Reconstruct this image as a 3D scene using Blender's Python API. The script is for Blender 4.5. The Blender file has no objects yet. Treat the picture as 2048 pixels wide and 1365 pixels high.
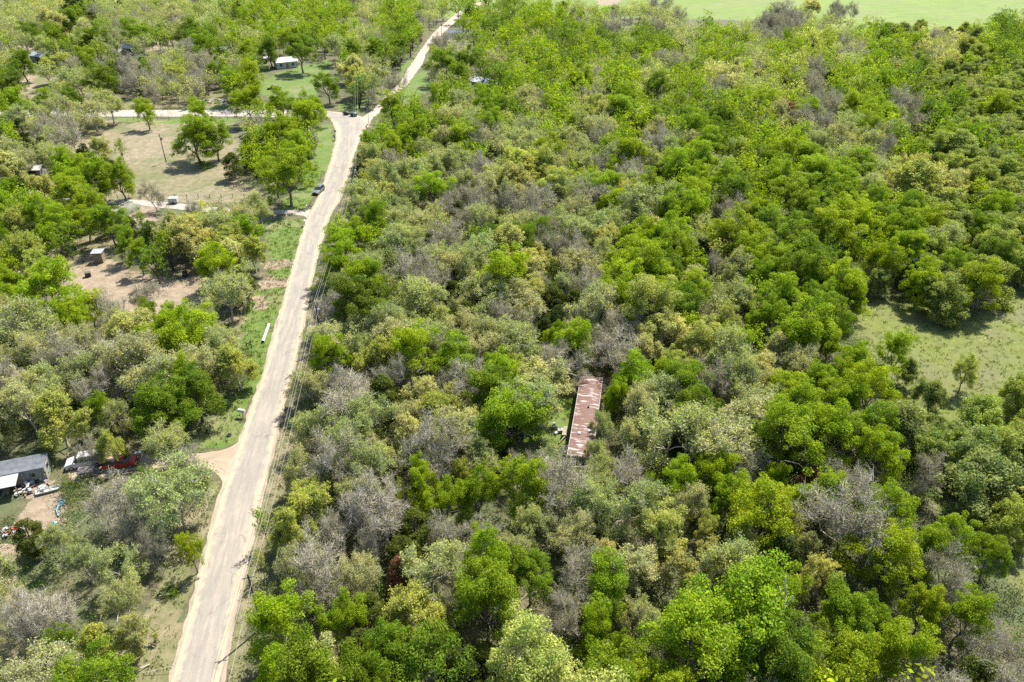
import bpy, math, random
import numpy as np
from mathutils import Vector, Matrix

# ------------------------------------------------------------------ camera, light, exposure
scn = bpy.context.scene
COL = scn.collection
F_PX, PITCH, CAM_H = 1500.0, math.radians(32.4), 75.0      # focal length in pixels of the 2048 px photograph
cam_d = bpy.data.cameras.new('camera'); cam = bpy.data.objects.new('camera', cam_d); COL.objects.link(cam)
cam_d.sensor_width = 36.0; cam_d.lens = 36.0 * F_PX / 2048.0
cam_d.clip_start = 1.0; cam_d.clip_end = 9000.0
cam.location = (0, 0, CAM_H); cam.rotation_euler = (math.pi / 2 - PITCH, 0, 0)
scn.camera = cam

SUN_EL, SUN_AZ = math.radians(57), math.radians(37)
sun_dir = Vector((math.sin(SUN_AZ) * math.cos(SUN_EL), math.cos(SUN_AZ) * math.cos(SUN_EL), math.sin(SUN_EL)))
world = bpy.data.worlds.new('World'); scn.world = world; world.use_nodes = True
wn = world.node_tree.nodes; wl = world.node_tree.links
sky = wn.new('ShaderNodeTexSky'); sky.sky_type = 'NISHITA'; sky.sun_disc = False
sky.sun_elevation = SUN_EL; sky.sun_rotation = SUN_AZ
bg = wn.get('Background') or wn.new('ShaderNodeBackground')
wl.new(sky.outputs[0], bg.inputs[0]); bg.inputs[1].default_value = 0.115
sd = bpy.data.lights.new('sun', 'SUN'); sd.energy = 5.0; sd.angle = math.radians(0.5); sd.color = (1.0, 0.955, 0.88)
sun = bpy.data.objects.new('sun', sd); COL.objects.link(sun)
sun.rotation_euler = (-sun_dir).to_track_quat('-Z', 'Y').to_euler()
scn.view_settings.view_transform = 'Standard'; scn.view_settings.look = 'None'
scn.view_settings.exposure = 1.32; scn.view_settings.gamma = 1.0
scn.cycles.max_bounces = 5; scn.cycles.diffuse_bounces = 3; scn.cycles.glossy_bounces = 2
scn.cycles.transmission_bounces = 4; scn.cycles.transparent_max_bounces = 4
scn.cycles.use_denoising = False
scn.render.filter_size = 1.2 if hasattr(scn.render, 'filter_size') else 1.5

# ------------------------------------------------------------------ pixel of the photograph -> place on the ground
SP, CP = math.sin(PITCH), math.cos(PITCH)
def G(px, py, z=0.0):
    u, v = (px - 1024) / F_PX, (py - 682.5) / F_PX
    den = SP + v * CP
    h = CAM_H - z
    zc = h / den
    return u * zc, h * (CP - v * SP) / den
def proj(x, y, z=0.0):
    x, y, z = np.asarray(x, float), np.asarray(y, float), np.asarray(z, float)
    h = CAM_H - z
    zc = y * CP + h * SP
    return 1024 + F_PX * x / zc, 682.5 + F_PX * (h * CP - y * SP) / zc, zc

R = random.Random(7)
NR = np.random.default_rng(11)

# ------------------------------------------------------------------ bookkeeping
def tag(o, label=None, cat=None, group=None, kind=None):
    if label: o['label'] = label
    if cat: o['category'] = cat
    if group: o['group'] = group
    if kind: o['kind'] = kind
    return o
def empty(name, loc, rz=0.0, label=None, cat=None, group=None):
    o = bpy.data.objects.new(name, None); COL.objects.link(o)
    o.empty_display_size = 0.3
    o.location = loc; o.rotation_euler = (0, 0, rz)
    return tag(o, label, cat, group)
def np_mesh(name, V, F4=None, F3=None, mi=None, smooth=False):
    me = bpy.data.meshes.new(name)
    V = np.asarray(V, np.float32).reshape(-1, 3)
    me.vertices.add(len(V)); me.vertices.foreach_set('co', V.ravel())
    idx, starts, n = [], [], 0
    if F4 is not None and len(F4):
        F4 = np.asarray(F4, np.int32).reshape(-1, 4); idx.append(F4.ravel()); starts.append(np.arange(len(F4)) * 4); n += len(F4) * 4
    if F3 is not None and len(F3):
        F3 = np.asarray(F3, np.int32).reshape(-1, 3); idx.append(F3.ravel()); starts.append(n + np.arange(len(F3)) * 3)
    idx = np.concatenate(idx); starts = np.concatenate(starts)
    me.loops.add(len(idx)); me.loops.foreach_set('vertex_index', idx)
    me.polygons.add(len(starts)); me.polygons.foreach_set('loop_start', starts.astype(np.int32))
    if mi is not None: me.polygons.foreach_set('material_index', np.asarray(mi, np.int32))
    me.polygons.foreach_set('use_smooth', np.full(len(starts), smooth))
    me.update(calc_edges=True)
    return me
def mk(name, me, mats, parent=None, loc=None):
    if not isinstance(mats, (list, tuple)): mats = [mats]
    if not me.materials:
        for m in mats: me.materials.append(m)
    o = bpy.data.objects.new(name, me); COL.objects.link(o)
    if parent is not None: o.parent = parent
    if loc is not None: o.location = loc
    return o

class MB:
    """collects shapes and links them as ONE mesh object"""
    def __init__(s): s.v = []; s.f = []; s.m = []
    def add(s, vs, fs, mi=0, M=None):
        b = len(s.v)
        for p in vs:
            p = Vector(p)
            s.v.append(tuple(M @ p) if M is not None else tuple(p))
        for f in fs: s.f.append(tuple(b + i for i in f)); s.m.append(mi)
        return s
    def box(s, c, d, rz=0.0, mi=0, taper=1.0, rot=None):
        x, y, z = d[0] / 2, d[1] / 2, d[2] / 2; t = taper
        vs = [(-x, -y, -z), (x, -y, -z), (x, y, -z), (-x, y, -z), (-x * t, -y * t, z), (x * t, -y * t, z), (x * t, y * t, z), (-x * t, y * t, z)]
        M = Matrix.Translation(c) @ (rot if rot is not None else Matrix.Rotation(rz, 4, 'Z'))
        return s.add(vs, [(0, 3, 2, 1), (4, 5, 6, 7), (0, 1, 5, 4), (1, 2, 6, 5), (2, 3, 7, 6), (3, 0, 4, 7)], mi, M)
    def tube(s, pts, rs, n=8, mi=0, cap=True):
        pts = [Vector(p) for p in pts]; rs = rs if isinstance(rs, (list, tuple)) else [rs] * len(pts)
        b = len(s.v); vs = []
        for i, p in enumerate(pts):
            d = (pts[min(i + 1, len(pts) - 1)] - pts[max(i - 1, 0)]).normalized()
            a = d.orthogonal().normalized() if i == 0 else (a - d * a.dot(d)).normalized()
            c = d.cross(a)
            for k in range(n):
                t = 2 * math.pi * k / n
                vs.append(p + (a * math.cos(t) + c * math.sin(t)) * rs[i])
        fs = []
        for i in range(len(pts) - 1):
            for k in range(n):
                fs.append((i * n + k, i * n + (k + 1) % n, (i + 1) * n + (k + 1) % n, (i + 1) * n + k))
        if cap: fs += [tuple(range(n - 1, -1, -1)), tuple((len(pts) - 1) * n + k for k in range(n))]
        return s.add(vs, fs, mi)
    def prism(s, poly, y0, y1, inset=None, mi=0):
        """outline in x,z pushed from y0 to y1; inset = function z -> how far the side leans in"""
        n = len(poly); f = inset or (lambda z: 0.0)
        vs = [(x, y0 + f(z), z) for x, z in poly] + [(x, y1 - f(z), z) for x, z in poly]
        fs = [tuple(range(n)), tuple(range(2 * n - 1, n - 1, -1))] + [(k, n + k, n + (k + 1) % n, (k + 1) % n) for k in range(n)]
        return s.add(vs, fs, mi)
    def build(s, name, mats, parent=None, loc=None, bevel=0.0, smooth=False):
        me = bpy.data.meshes.new(name); me.from_pydata(s.v, [], s.f)
        me.polygons.foreach_set('material_index', s.m)
        me.polygons.foreach_set('use_smooth', [smooth] * len(s.f))
        me.update()
        o = mk(name, me, mats, parent, loc)
        if bevel:
            b = o.modifiers.new('edge', 'BEVEL'); b.width = bevel; b.segments = 2; b.limit_method = 'ANGLE'; b.angle_limit = 0.7
        return o

# ------------------------------------------------------------------ materials
def mat(name):
    m = bpy.data.materials.new(name); m.use_nodes = True
    nt = m.node_tree; nt.nodes.clear()
    out = nt.nodes.new('ShaderNodeOutputMaterial')
    return m, nt, out
def nd(nt, t, **kw):
    n = nt.nodes.new(t)
    for k, v in kw.items():
        if k.startswith('i_'): n.inputs[int(k[2:])].default_value = v
        else: setattr(n, k, v)
    return n
def noise(nt, scale, detail=4, rough=0.55, vec=None, dist=0.0):
    n = nd(nt, 'ShaderNodeTexNoise'); n.inputs['Scale'].default_value = scale; n.inputs['Detail'].default_value = detail
    n.inputs['Roughness'].default_value = rough; n.inputs['Distortion'].default_value = dist
    if vec is not None: nt.links.new(vec, n.inputs['Vector'])
    return n.outputs['Fac']
def ramp(nt, fac, stops):
    n = nd(nt, 'ShaderNodeValToRGB'); e = n.color_ramp.elements
    while len(e) < len(stops): e.new(0.5)
    for el, (p, c) in zip(e, stops):
        el.position = p; el.color = (c, c, c, 1) if isinstance(c, (int, float)) else (*c, 1)
    nt.links.new(fac, n.inputs[0]); return n.outputs[0]
def mixc(nt, fac, a, b, mode='MIX'):
    n = nd(nt, 'ShaderNodeMix', data_type='RGBA', blend_type=mode)
    for s, v in ((0, fac), (6, a), (7, b)):
        if isinstance(v, (int, float)): n.inputs[s].default_value = v
        elif isinstance(v, tuple): n.inputs[s].default_value = (*v, 1) if len(v) == 3 else v
        else: nt.links.new(v, n.inputs[s])
    return n.outputs[2]
def mth(nt, op, a, b=0.0, clamp=False):
    n = nd(nt, 'ShaderNodeMath', operation=op, use_clamp=clamp)
    for s, v in ((0, a), (1, b)):
        if isinstance(v, (int, float)): n.inputs[s].default_value = v
        else: nt.links.new(v, n.inputs[s])
    return n.outputs[0]
def attr(nt, name):
    n = nd(nt, 'ShaderNodeAttribute', attribute_name=name); return n
def bsdf(nt, out, col, rough=0.8, metal=0.0, bump=None, bstr=0.3, bdist=0.05):
    p = nd(nt, 'ShaderNodeBsdfPrincipled')
    if isinstance(col, tuple): p.inputs['Base Color'].default_value = (*col, 1)
    else: nt.links.new(col, p.inputs['Base Color'])
    if isinstance(rough, float): p.inputs['Roughness'].default_value = rough
    else: nt.links.new(rough, p.inputs['Roughness'])
    p.inputs['Metallic'].default_value = metal
    if bump is not None:
        b = nd(nt, 'ShaderNodeBump'); b.inputs['Strength'].default_value = bstr; b.inputs['Distance'].default_value = bdist
        nt.links.new(bump, b.inputs['Height']); nt.links.new(b.outputs[0], p.inputs['Normal'])
    nt.links.new(p.outputs[0], out.inputs[0]); return p
def simple(name, c, rough=0.6, metal=0.0, var=0.25, scale=3.0):
    m, nt, out = mat(name)
    co = nd(nt, 'ShaderNodeTexCoord').outputs['Object']
    f = noise(nt, scale, 5, 0.6, co)
    a = tuple(x * (1 - var) for x in c); b = tuple(min(1, x * (1 + var)) for x in c)
    bsdf(nt, out, ramp(nt, f, [(0.3, a), (0.7, b)]), rough, metal)
    return m
def leaf_mat(name, source, transl=0.45):
    """leaf: colour from the tree (object colour) or a per-vertex tint; each leaf differs a little"""
    m, nt, out = mat(name)
    if source == 'object': base = nd(nt, 'ShaderNodeObjectInfo').outputs['Color']
    else: base = attr(nt, 'tint').outputs['Color']
    geo = nd(nt, 'ShaderNodeNewGeometry')
    patch = noise(nt, 0.32, 3, 0.6, geo.outputs['Position'])      # patches of newer and older leaves through a crown
    base = mixc(nt, 1.0, base, ramp(nt, patch, [(0.32, (0.72, 0.84, 0.85)), (0.5, (1.0, 1.0, 1.0)), (0.68, (1.22, 1.16, 1.05))]), 'MULTIPLY')
    rnd = geo.outputs['Random Per Island']
    hs = nd(nt, 'ShaderNodeHueSaturation'); nt.links.new(base, hs.inputs['Color'])
    nt.links.new(mth(nt, 'ADD', mth(nt, 'MULTIPLY', rnd, 0.045), 0.477), hs.inputs['Hue'])
    r2 = nd(nt, 'ShaderNodeTexWhiteNoise', noise_dimensions='1D'); nt.links.new(rnd, r2.inputs['W'])
    nt.links.new(mth(nt, 'ADD', mth(nt, 'MULTIPLY', r2.outputs[0], 0.7), 0.62), hs.inputs['Value'])
    d = nd(nt, 'ShaderNodeBsdfPrincipled'); d.inputs['Roughness'].default_value = 0.62
    d.inputs['Specular IOR Level'].default_value = 0.15
    t = nd(nt, 'ShaderNodeBsdfTranslucent'); mx = nd(nt, 'ShaderNodeMixShader'); mx.inputs[0].default_value = transl
    nt.links.new(hs.outputs[0], d.inputs['Base Color'])
    tc = mixc(nt, 1.0, hs.outputs[0], (1.12, 1.18, 0.5), 'MULTIPLY')
    nt.links.new(tc, t.inputs[0])
    nt.links.new(d.outputs[0], mx.inputs[1]); nt.links.new(t.outputs[0], mx.inputs[2]); nt.links.new(mx.outputs[0], out.inputs[0])
    return m
LEAF = leaf_mat('leaf', 'object', 0.48); LEAF_T = leaf_mat('leaf_far', 'tint', 0.48)
def bark_mat(name, c1, c2):
    m, nt, out = mat(name)
    co = nd(nt, 'ShaderNodeTexCoord').outputs['Object']
    f = noise(nt, 5.0, 5, 0.65, co)
    bsdf(nt, out, ramp(nt, f, [(0.35, c1), (0.65, c2)]), 0.9, bump=f, bstr=0.5)
    return m
BARK = bark_mat('bark_dark', (0.06, 0.048, 0.038), (0.17, 0.145, 0.12))
BARK_GREY = bark_mat('bark_grey', (0.25, 0.23, 0.175), (0.45, 0.415, 0.33))
BARK_PALE = bark_mat('bark_pale', (0.22, 0.195, 0.15), (0.42, 0.38, 0.30))
# ------------------------------------------------------------------ tree generator
def grow(seed, H, Rr, hb, levels, nl=5, kids=3, lean=0.06, stems=1, crook=0.35, flat=1.0):
    """segments (p0, p1, r0, r1, level) of one tree, fitted to height H and crown radius Rr"""
    rg = random.Random(seed); segs = []; tips = []
    def branch(p, d, L, r, lv):
        n = 3 if lv < 2 else 2
        q = p.copy(); rr = r
        for i in range(n):
            d = (d + Vector((rg.gauss(0, crook), rg.gauss(0, crook), rg.gauss(0.06, crook * 0.6))) * 0.55).normalized()
            q2 = q + d * (L / n); r2 = max(0.012, rr * (0.86 if lv < 2 else 0.8))
            segs.append((q, q2, rr, r2, lv)); 
            if lv < levels and (i > 0 or rg.random() < 0.4):
                for _ in range(kids - 1 if i == n - 1 else 1):
                    ax = d.orthogonal(); ax.rotate(Matrix.Rotation(rg.uniform(0, 2 * math.pi), 3, d))
                    a = rg.uniform(0.45, 1.0)
                    nd_ = (d * math.cos(a) + ax * math.sin(a)); nd_.z = nd_.z * flat + 0.12
                    branch(q2, nd_.normalized(), L * rg.uniform(0.55, 0.8), max(0.014, r2 * rg.uniform(0.55, 0.75)), lv + 1)
            q, rr = q2, r2
        if lv >= levels: tips.append((q, d))
    for s in range(stems):
        a = rg.uniform(0, 6.28)
        off = Vector((math.cos(a), math.sin(a), 0)) * (0.25 if stems > 1 else 0)
        p = off.copy(); r = 0.036 * H / math.sqrt(stems) * rg.uniform(0.8, 1.1) * 0.62
        d = Vector((rg.gauss(0, lean), rg.gauss(0, lean), 1)).normalized() if stems == 1 else (Vector((math.cos(a) * 0.25, math.sin(a) * 0.25, 1))).normalized()
        for i in range(3):
            q = p + d * hb / 3; segs.append((p, q, r * (1.35 if i == 0 else 1), r * 0.93, -1)); p = q; r *= 0.93
            d = (d + Vector((rg.gauss(0, 0.09), rg.gauss(0, 0.09), 0))).normalized()
        ph = rg.uniform(0, 6.28)
        for i in range(nl):
            ph += 2.4 + rg.uniform(-0.4, 0.4); el = rg.uniform(0.35, 1.1) if i else 1.4
            branch(p, Vector((math.cos(ph) * math.cos(el), math.sin(ph) * math.cos(el), math.sin(el))), (H - hb) * 0.42 * rg.uniform(0.8, 1.1), r * rg.uniform(0.5, 0.7), 0)
    P = np.array([list(s[0]) + list(s[1]) for s in segs]).reshape(-1, 2, 3)
    rad = np.array([[s[2], s[3]] for s in segs]); lv = np.array([s[4] for s in segs])
    T = np.array([list(t[0]) + list(t[1]) for t in tips]).reshape(-1, 2, 3)
    # fit
    tp = T[:, 0]; cx = tp[:, :2].mean(0); rr = np.percentile(np.hypot(*(tp[:, :2] - cx).T), 93); zt = np.percentile(tp[:, 2], 98)
    sx, sz = Rr / rr, (H - hb) / max(0.1, zt - hb)
    def fit(A):
        A = A.copy(); w = np.clip((A[..., 2] - hb * 0.5) / (hb * 0.8 + 0.01), 0, 1)
        A[..., 0] = A[..., 0] * (1 + (sx - 1) * w) - cx[0] * sx * w; A[..., 1] = A[..., 1] * (1 + (sx - 1) * w) - cx[1] * sx * w
        A[..., 2] = np.where(A[..., 2] > hb, hb + (A[..., 2] - hb) * sz, A[..., 2])
        return A
    P2 = fit(P); T2 = T.copy(); T2[:, 0] = fit(T[:, 0])
    return P2, rad, lv, T2
def tubes(P, rad, k):
    """all segments as k-sided tubes: vertices, quads"""
    n = len(P)
    if n == 0: return np.zeros((0, 3)), np.zeros((0, 4), int)
    d = P[:, 1] - P[:, 0]; d /= (np.linalg.norm(d, axis=1, keepdims=True) + 1e-9)
    up = np.where(np.abs(d[:, 2:3]) > 0.9, np.array([[1.0, 0, 0]]), np.array([[0, 0, 1.0]]))
    a = np.cross(d, up); a /= np.linalg.norm(a, axis=1, keepdims=True); b = np.cross(d, a)
    t = np.arange(k) * 2 * np.pi / k
    ring = a[:, None] * np.cos(t)[None, :, None] + b[:, None] * np.sin(t)[None, :, None]
    V = np.stack([P[:, 0][:, None] + ring * rad[:, 0, None, None], P[:, 1][:, None] + ring * rad[:, 1, None, None]], 1)
    base = (np.arange(n) * 2 * k)[:, None]; i = np.arange(k)[None]; j = (i + 1) % k
    F = np.stack([base + i, base + j, base + k + j, base + k + i], -1).reshape(-1, 4)
    return V.reshape(-1, 3), F
def leaves(C, N, size, rg, aspect=1.0):
    """one bent rhombus per centre C with normal N"""
    n = len(C); N = N / (np.linalg.norm(N, axis=1, keepdims=True) + 1e-9)
    a = np.cross(N, rg.normal(size=(n, 3))); a /= np.linalg.norm(a, axis=1, keepdims=True) + 1e-9
    b = np.cross(N, a); s = (size * rg.uniform(0.65, 1.35, (n, 1)))
    V = np.stack([C - a * s * aspect, C - b * s * 0.6 + N * s * 0.12, C + a * s * aspect, C + b * s * 0.6 - N * s * 0.08], 1)
    return V.reshape(-1, 3), np.arange(n * 4).reshape(-1, 4)
def join(parts):
    V, F, M, o = [], [], [], 0
    for v, f, m in parts:
        V.append(v); F.append(f + o); M.append(np.full(len(f), m)); o += len(v)
    return np.concatenate(V), np.concatenate(F), np.concatenate(M)
def twiglets(rg, P, lv, per, l0, l1):
    S = P[lv >= 2]; n = len(S) * per; k = rg.integers(0, len(S), n); f = rg.random((n, 1))
    p0 = S[k, 0] * (1 - f) + S[k, 1] * f; d = unit(S[k, 1] - S[k, 0]); d = unit(d * 0.6 + rg.normal(size=(n, 3)) * 0.6 + np.array([0, 0, 0.35]))
    p1 = p0 + d * rg.uniform(l0, l1, (n, 1)); m = (p0 + p1) / 2
    q = m + unit(d + rg.normal(size=(n, 3)) * 0.8) * rg.uniform(l0 * 0.5, l1 * 0.6, (n, 1))
    TP = np.concatenate([np.stack([p0, p1], 1), np.stack([m, q], 1)]); TR = np.concatenate([np.tile([0.020, 0.010], (n, 1)), np.tile([0.014, 0.008], (n, 1))])
    return TP, TR, np.concatenate([p1, q])
def unit(v): return v / (np.linalg.norm(v, axis=-1, keepdims=True) + 1e-9)
def lump_leaves(rg, centers, rad, per, size, up=0.35, aspect=1.0, shell=0.55):
    C, N = [], []
    for c, r in zip(centers, rad):
        n = int(per * (r / rad.mean()) ** 2)
        d = rg.normal(size=(n, 3)); d[:, 2] += up; d = unit(d)
        rr = r * (shell + (1 - shell) * rg.random((n, 1)) ** 0.6) * np.array([[1.15, 1.15, 0.8]])
        C.append(c + d * rr); N.append(d * 0.75 + rg.normal(size=(n, 3)) * 0.55 + np.array([0, 0, 0.25]))
    return leaves(np.concatenate(C), np.concatenate(N), size, rg, aspect)

KINDS = {}   # letter -> list of variants; variant = dict(trunk mesh, crown mesh, H, R, arrays for the far version)
def variant(letter, seed):
    rg = np.random.default_rng(seed); r = random.Random(seed)
    if letter == 'G':        # leafy elm-like tree, cloudy crown of lumps
        H, Rr, hb = 11.5, 4.4, r.uniform(2.2, 3.6)
        P, rad, lv, T = grow(seed, H * 0.95, Rr * 0.93, hb, 3, nl=5 + seed % 2, kids=3, crook=0.42)
        tp = T[:, 0]; c0 = np.array([0, 0, H * 0.6])
        out = unit(tp - c0)
        sel = rg.permutation(len(tp))[:190]
        cen = tp[sel] + out[sel] * rg.uniform(-0.5, 0.5, (len(sel), 1))
        cen = cen[(cen[:, 2] > hb * 0.9)]
        lr = 0.38 + 0.75 * rg.random(len(cen)) ** 1.6
        LV, LF = lump_leaves(rg, cen, lr, 125, 0.115, shell=0.35)
        TV, TF = tubes(P[lv <= 1], rad[lv <= 1], 5); BV, BF = tubes(P[lv > 1], rad[lv > 1] * 0.8, 3)
        V, F, M = join([(LV, LF, 0), (BV, BF, 1)]); bark = BARK
    elif letter in 'YT':     # budding oak: grey twigs all through, small tan-green leaf tufts
        H, Rr, hb = 10.0, 4.7, r.uniform(2.4, 3.4)
        P, rad, lv, T = grow(seed, H * 0.97, Rr * 0.95, hb, 3, nl=5, kids=3, crook=0.45)
        TP, TR, ends = twiglets(rg, P, lv, 3 if letter == 'Y' else 4, 0.45, 1.05)
        per = 9 if letter == 'Y' else 4.5
        w = rg.random(len(ends)) ** (0.6 if letter == 'Y' else 1.1); k = np.repeat(np.arange(len(ends)), np.round(w * per * 1.6).astype(int))
        C = ends[k] + rg.normal(size=(len(k), 3)) * np.array([0.17, 0.17, 0.12])
        LV, LF = leaves(C, rg.normal(size=(len(k), 3)) + np.array([0, 0, 0.9]), 0.125 if letter == 'Y' else 0.115, rg)
        TV, TF = tubes(P[lv <= 0], rad[lv <= 0], 5)
        BV, BF = tubes(np.concatenate([P[lv > 0], TP]), np.concatenate([np.maximum(rad[lv > 0] * 0.85, 0.022), TR]), 3)
        V, F, M = join([(LV, LF, 0), (BV, BF, 1)]); bark = BARK_GREY
    elif letter == 'D':      # leafless
        H, Rr, hb = 9.5, 4.4, r.uniform(1.8, 3.0)
        P, rad, lv, T = grow(seed, H, Rr, hb, 3, nl=5, kids=3, crook=0.5, stems=1 if r.random() < 0.7 else 2)
        TP, TR, ends = twiglets(rg, P, lv, 5, 0.5, 1.3)
        TV, TF = tubes(P[lv <= 0], rad[lv <= 0], 6)
        BV, BF = tubes(np.concatenate([P[lv > 0], TP]), np.concatenate([np.maximum(rad[lv > 0], 0.024), TR]), 3)
        k = rg.integers(0, len(ends), 3200); LV, LF = leaves(ends[k] + rg.normal(size=(3200, 3)) * 0.12, rg.normal(size=(3200, 3)), 0.085, rg)
        V, F, M = join([(LV, LF, 0), (BV, BF, 1)]); bark = BARK_PALE
    elif letter == 'J':      # juniper: dense dark ovoid of upswept sprays, foliage down to the ground
        H, Rr, hb = 7.0, 2.7, 0.8
        n = 46; z = rg.uniform(0.08, 1.0, n) ** 0.9; a = rg.uniform(0, 6.28, n)
        rr = Rr * np.clip(np.sin(np.pi * np.clip(0.16 + 0.84 * z, 0, 1)) ** 0.75, 0.05, 1) * rg.uniform(0.55, 0.95, n)
        cen = np.stack([np.cos(a) * rr, np.sin(a) * rr, 0.3 + z * (H - 0.9)], 1)
        LV, LF = lump_leaves(rg, cen, rg.uniform(0.5, 0.95, n), 150, 0.10, up=0.7, aspect=1.5)
        sg = np.array([[[0, 0, 0], [0.05, 0.02, H * 0.5]], [[0.05, 0.02, H * 0.5], [0, 0, H * 0.93]]]); TV, TF = tubes(sg, np.array([[0.16, 0.11], [0.11, 0.03]]), 6)
        b = cen[:30]; sg = np.stack([np.stack([b[:, 0] * 0, b[:, 1] * 0, b[:, 2] * 0.75], 1), b], 1); BV, BF = tubes(sg, np.tile([0.045, 0.015], (30, 1)), 3)
        V, F, M = join([(LV, LF, 0), (BV, BF, 1)]); bark = BARK
    elif letter == 'W':      # willowy thicket tree, wispy pale foliage on many stems
        H, Rr, hb = 8.0, 4.2, 1.0
        P, rad, lv, T = grow(seed, H * 0.95, Rr * 0.9, hb, 2, nl=4, kids=3, stems=3, crook=0.35)
        tp = T[:, 0]; sel = rg.permutation(len(tp))[:130]
        cen = tp[sel]; lr = rg.uniform(0.6, 1.1, len(cen))
        LV, LF = lump_leaves(rg, cen, lr, 150, 0.11, up=0.5, aspect=1.7, shell=0.25)
        TV, TF = tubes(P[lv <= 0], rad[lv <= 0], 5); BV, BF = tubes(P[lv > 0], rad[lv > 0], 3)
        V, F, M = join([(LV, LF, 0), (BV, BF, 1)]); bark = BARK_GREY
    elif letter == 'S':      # low shrub
        H, Rr, hb = 1.9, 1.5, 0.2
        n = 16; cen = np.stack([rg.normal(0, 0.65, n), rg.normal(0, 0.65, n), rg.uniform(0.4, 1.45, n)], 1)
        LV, LF = lump_leaves(rg, cen, rg.uniform(0.35, 0.6, n), 70, 0.085)
        b = cen; sg = np.stack([b * np.array([0.15, 0.15, 0.0]), b], 1); BV, BF = tubes(sg[6:], np.tile([0.03, 0.012], (n - 6, 1)), 3)
        TV, TF = tubes(sg[:6], np.tile([0.04, 0.015], (6, 1)), 4)
        V, F, M = join([(LV, LF, 0), (BV, BF, 1)]); bark = BARK_GREY
    cm = np_mesh('crown', V, F, mi=M); cm.materials.append(LEAF); cm.materials.append(BARK_GREY if letter == 'G' else bark)
    tm = np_mesh('trunk', TV, TF, smooth=True); tm.materials.append(bark)
    return dict(trunk=tm, crown=cm, H=H, R=Rr, L=(LV.reshape(-1, 4, 3)), B=(TV, TF), TW=(BV, BF), letter=letter)
for L_, cnt in (('G', 7), ('Y', 5), ('T', 5), ('D', 5), ('J', 3), ('W', 4), ('S', 3)):
    KINDS[L_] = [variant(L_, 100 * ord(L_) + i) for i in range(cnt)]

KIND_INFO = {   # letter: name, category, noun for labels, (tint words and base colours)
    'G': ('leafy_tree', 'tree', 'leafy tree'), 'M': ('leafy_tree', 'tree', 'leafy tree'), 'L': ('leafy_tree', 'tree', 'leafy tree'),
    'Y': ('budding_oak', 'tree', 'budding oak'), 'T': ('budding_oak', 'tree', 'half-bare budding oak'),
    'D': ('bare_tree', 'tree', 'leafless tree'), 'J': ('juniper_tree', 'tree', 'juniper'), 'R': ('juniper_tree', 'tree', 'dead juniper'),
    'W': ('thicket_tree', 'tree', 'wispy thicket tree'), 'S': ('shrub', 'shrub', 'shrub')}
TINTS = {
    'G': [('bright green', (0.225, 0.310, 0.010)), ('grass green', (0.200, 0.280, 0.012)), ('yellow-green', (0.255, 0.325, 0.010))],
    'M': [('deep green', (0.160, 0.230, 0.012)), ('dark green', (0.128, 0.190, 0.014))],
    'L': [('lime green', (0.25, 0.31, 0.012)), ('pale lime', (0.36, 0.38, 0.10))],
    'Y': [('golden tan', (0.44, 0.42, 0.135)), ('yellow-olive', (0.38, 0.40, 0.080)), ('pale tan', (0.46, 0.44, 0.19))],
    'T': [('olive-grey', (0.35, 0.38, 0.12)), ('tan-grey', (0.39, 0.39, 0.16)), ('grey-green', (0.31, 0.36, 0.12))],
    'D': [('pale grey', (0.30, 0.29, 0.13)), ('silver-grey', (0.28, 0.285, 0.13))],
    'J': [('dark olive', (0.090, 0.110, 0.016)), ('blackish green', (0.050, 0.070, 0.016))],
    'R': [('rust-brown', (0.19, 0.085, 0.052))],
    'W': [('pale green', (0.25, 0.30, 0.065)), ('sage green', (0.225, 0.27, 0.080)), ('yellowish', (0.27, 0.305, 0.060))],
    'S': [('green', (0.13, 0.20, 0.012)), ('olive', (0.15, 0.17, 0.03))]}
MESH_OF = {'M': 'G', 'L': 'G', 'R': 'J'}

TREES = []   # records: x, y, letter, R, H, tintname, colour, label
def add_tree(x, y, letter, Rr, H=None, tint=None, col=None, label=None, name=None, big=False):
    if tint is None:
        tn, c = R.choice(TINTS[letter])
    elif isinstance(tint, int): tn, c = TINTS[letter][tint]
    else: tn, c = tint, col
    j = R.uniform(0.88, 1.12); c = tuple(max(0.004, v * j * R.uniform(0.97, 1.03)) for v in c)
    base = KINDS[MESH_OF.get(letter, letter)][0]
    if H is None:
        H = base['H'] * (0.42 + 0.58 * Rr / base['R']) * R.uniform(0.9, 1.12)
    TREES.append(dict(x=x, y=y, k=letter, R=Rr, H=H, tn=tn, c=c, label=label, name=name, big=big))
def crown_at(px, py, letter, w=None, Rr=None):
    """ground place of a tree whose crown centre shows at this spot of the photograph"""
    base = KINDS[MESH_OF.get(letter, letter)][0]; H = base['H']
    for _ in range(4):
        cz = H * (0.62 if letter not in 'JRS' else 0.5)
        x, y = G(px, py, cz); zc = proj(x, y, cz)[2]
        Rv = (w / 2 / F_PX * float(zc)) * 0.95 if w else Rr
        Rv = max(0.9, Rv); H = base['H'] * (0.42 + 0.58 * Rv / base['R'])
    return x, y, Rv, H
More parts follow.
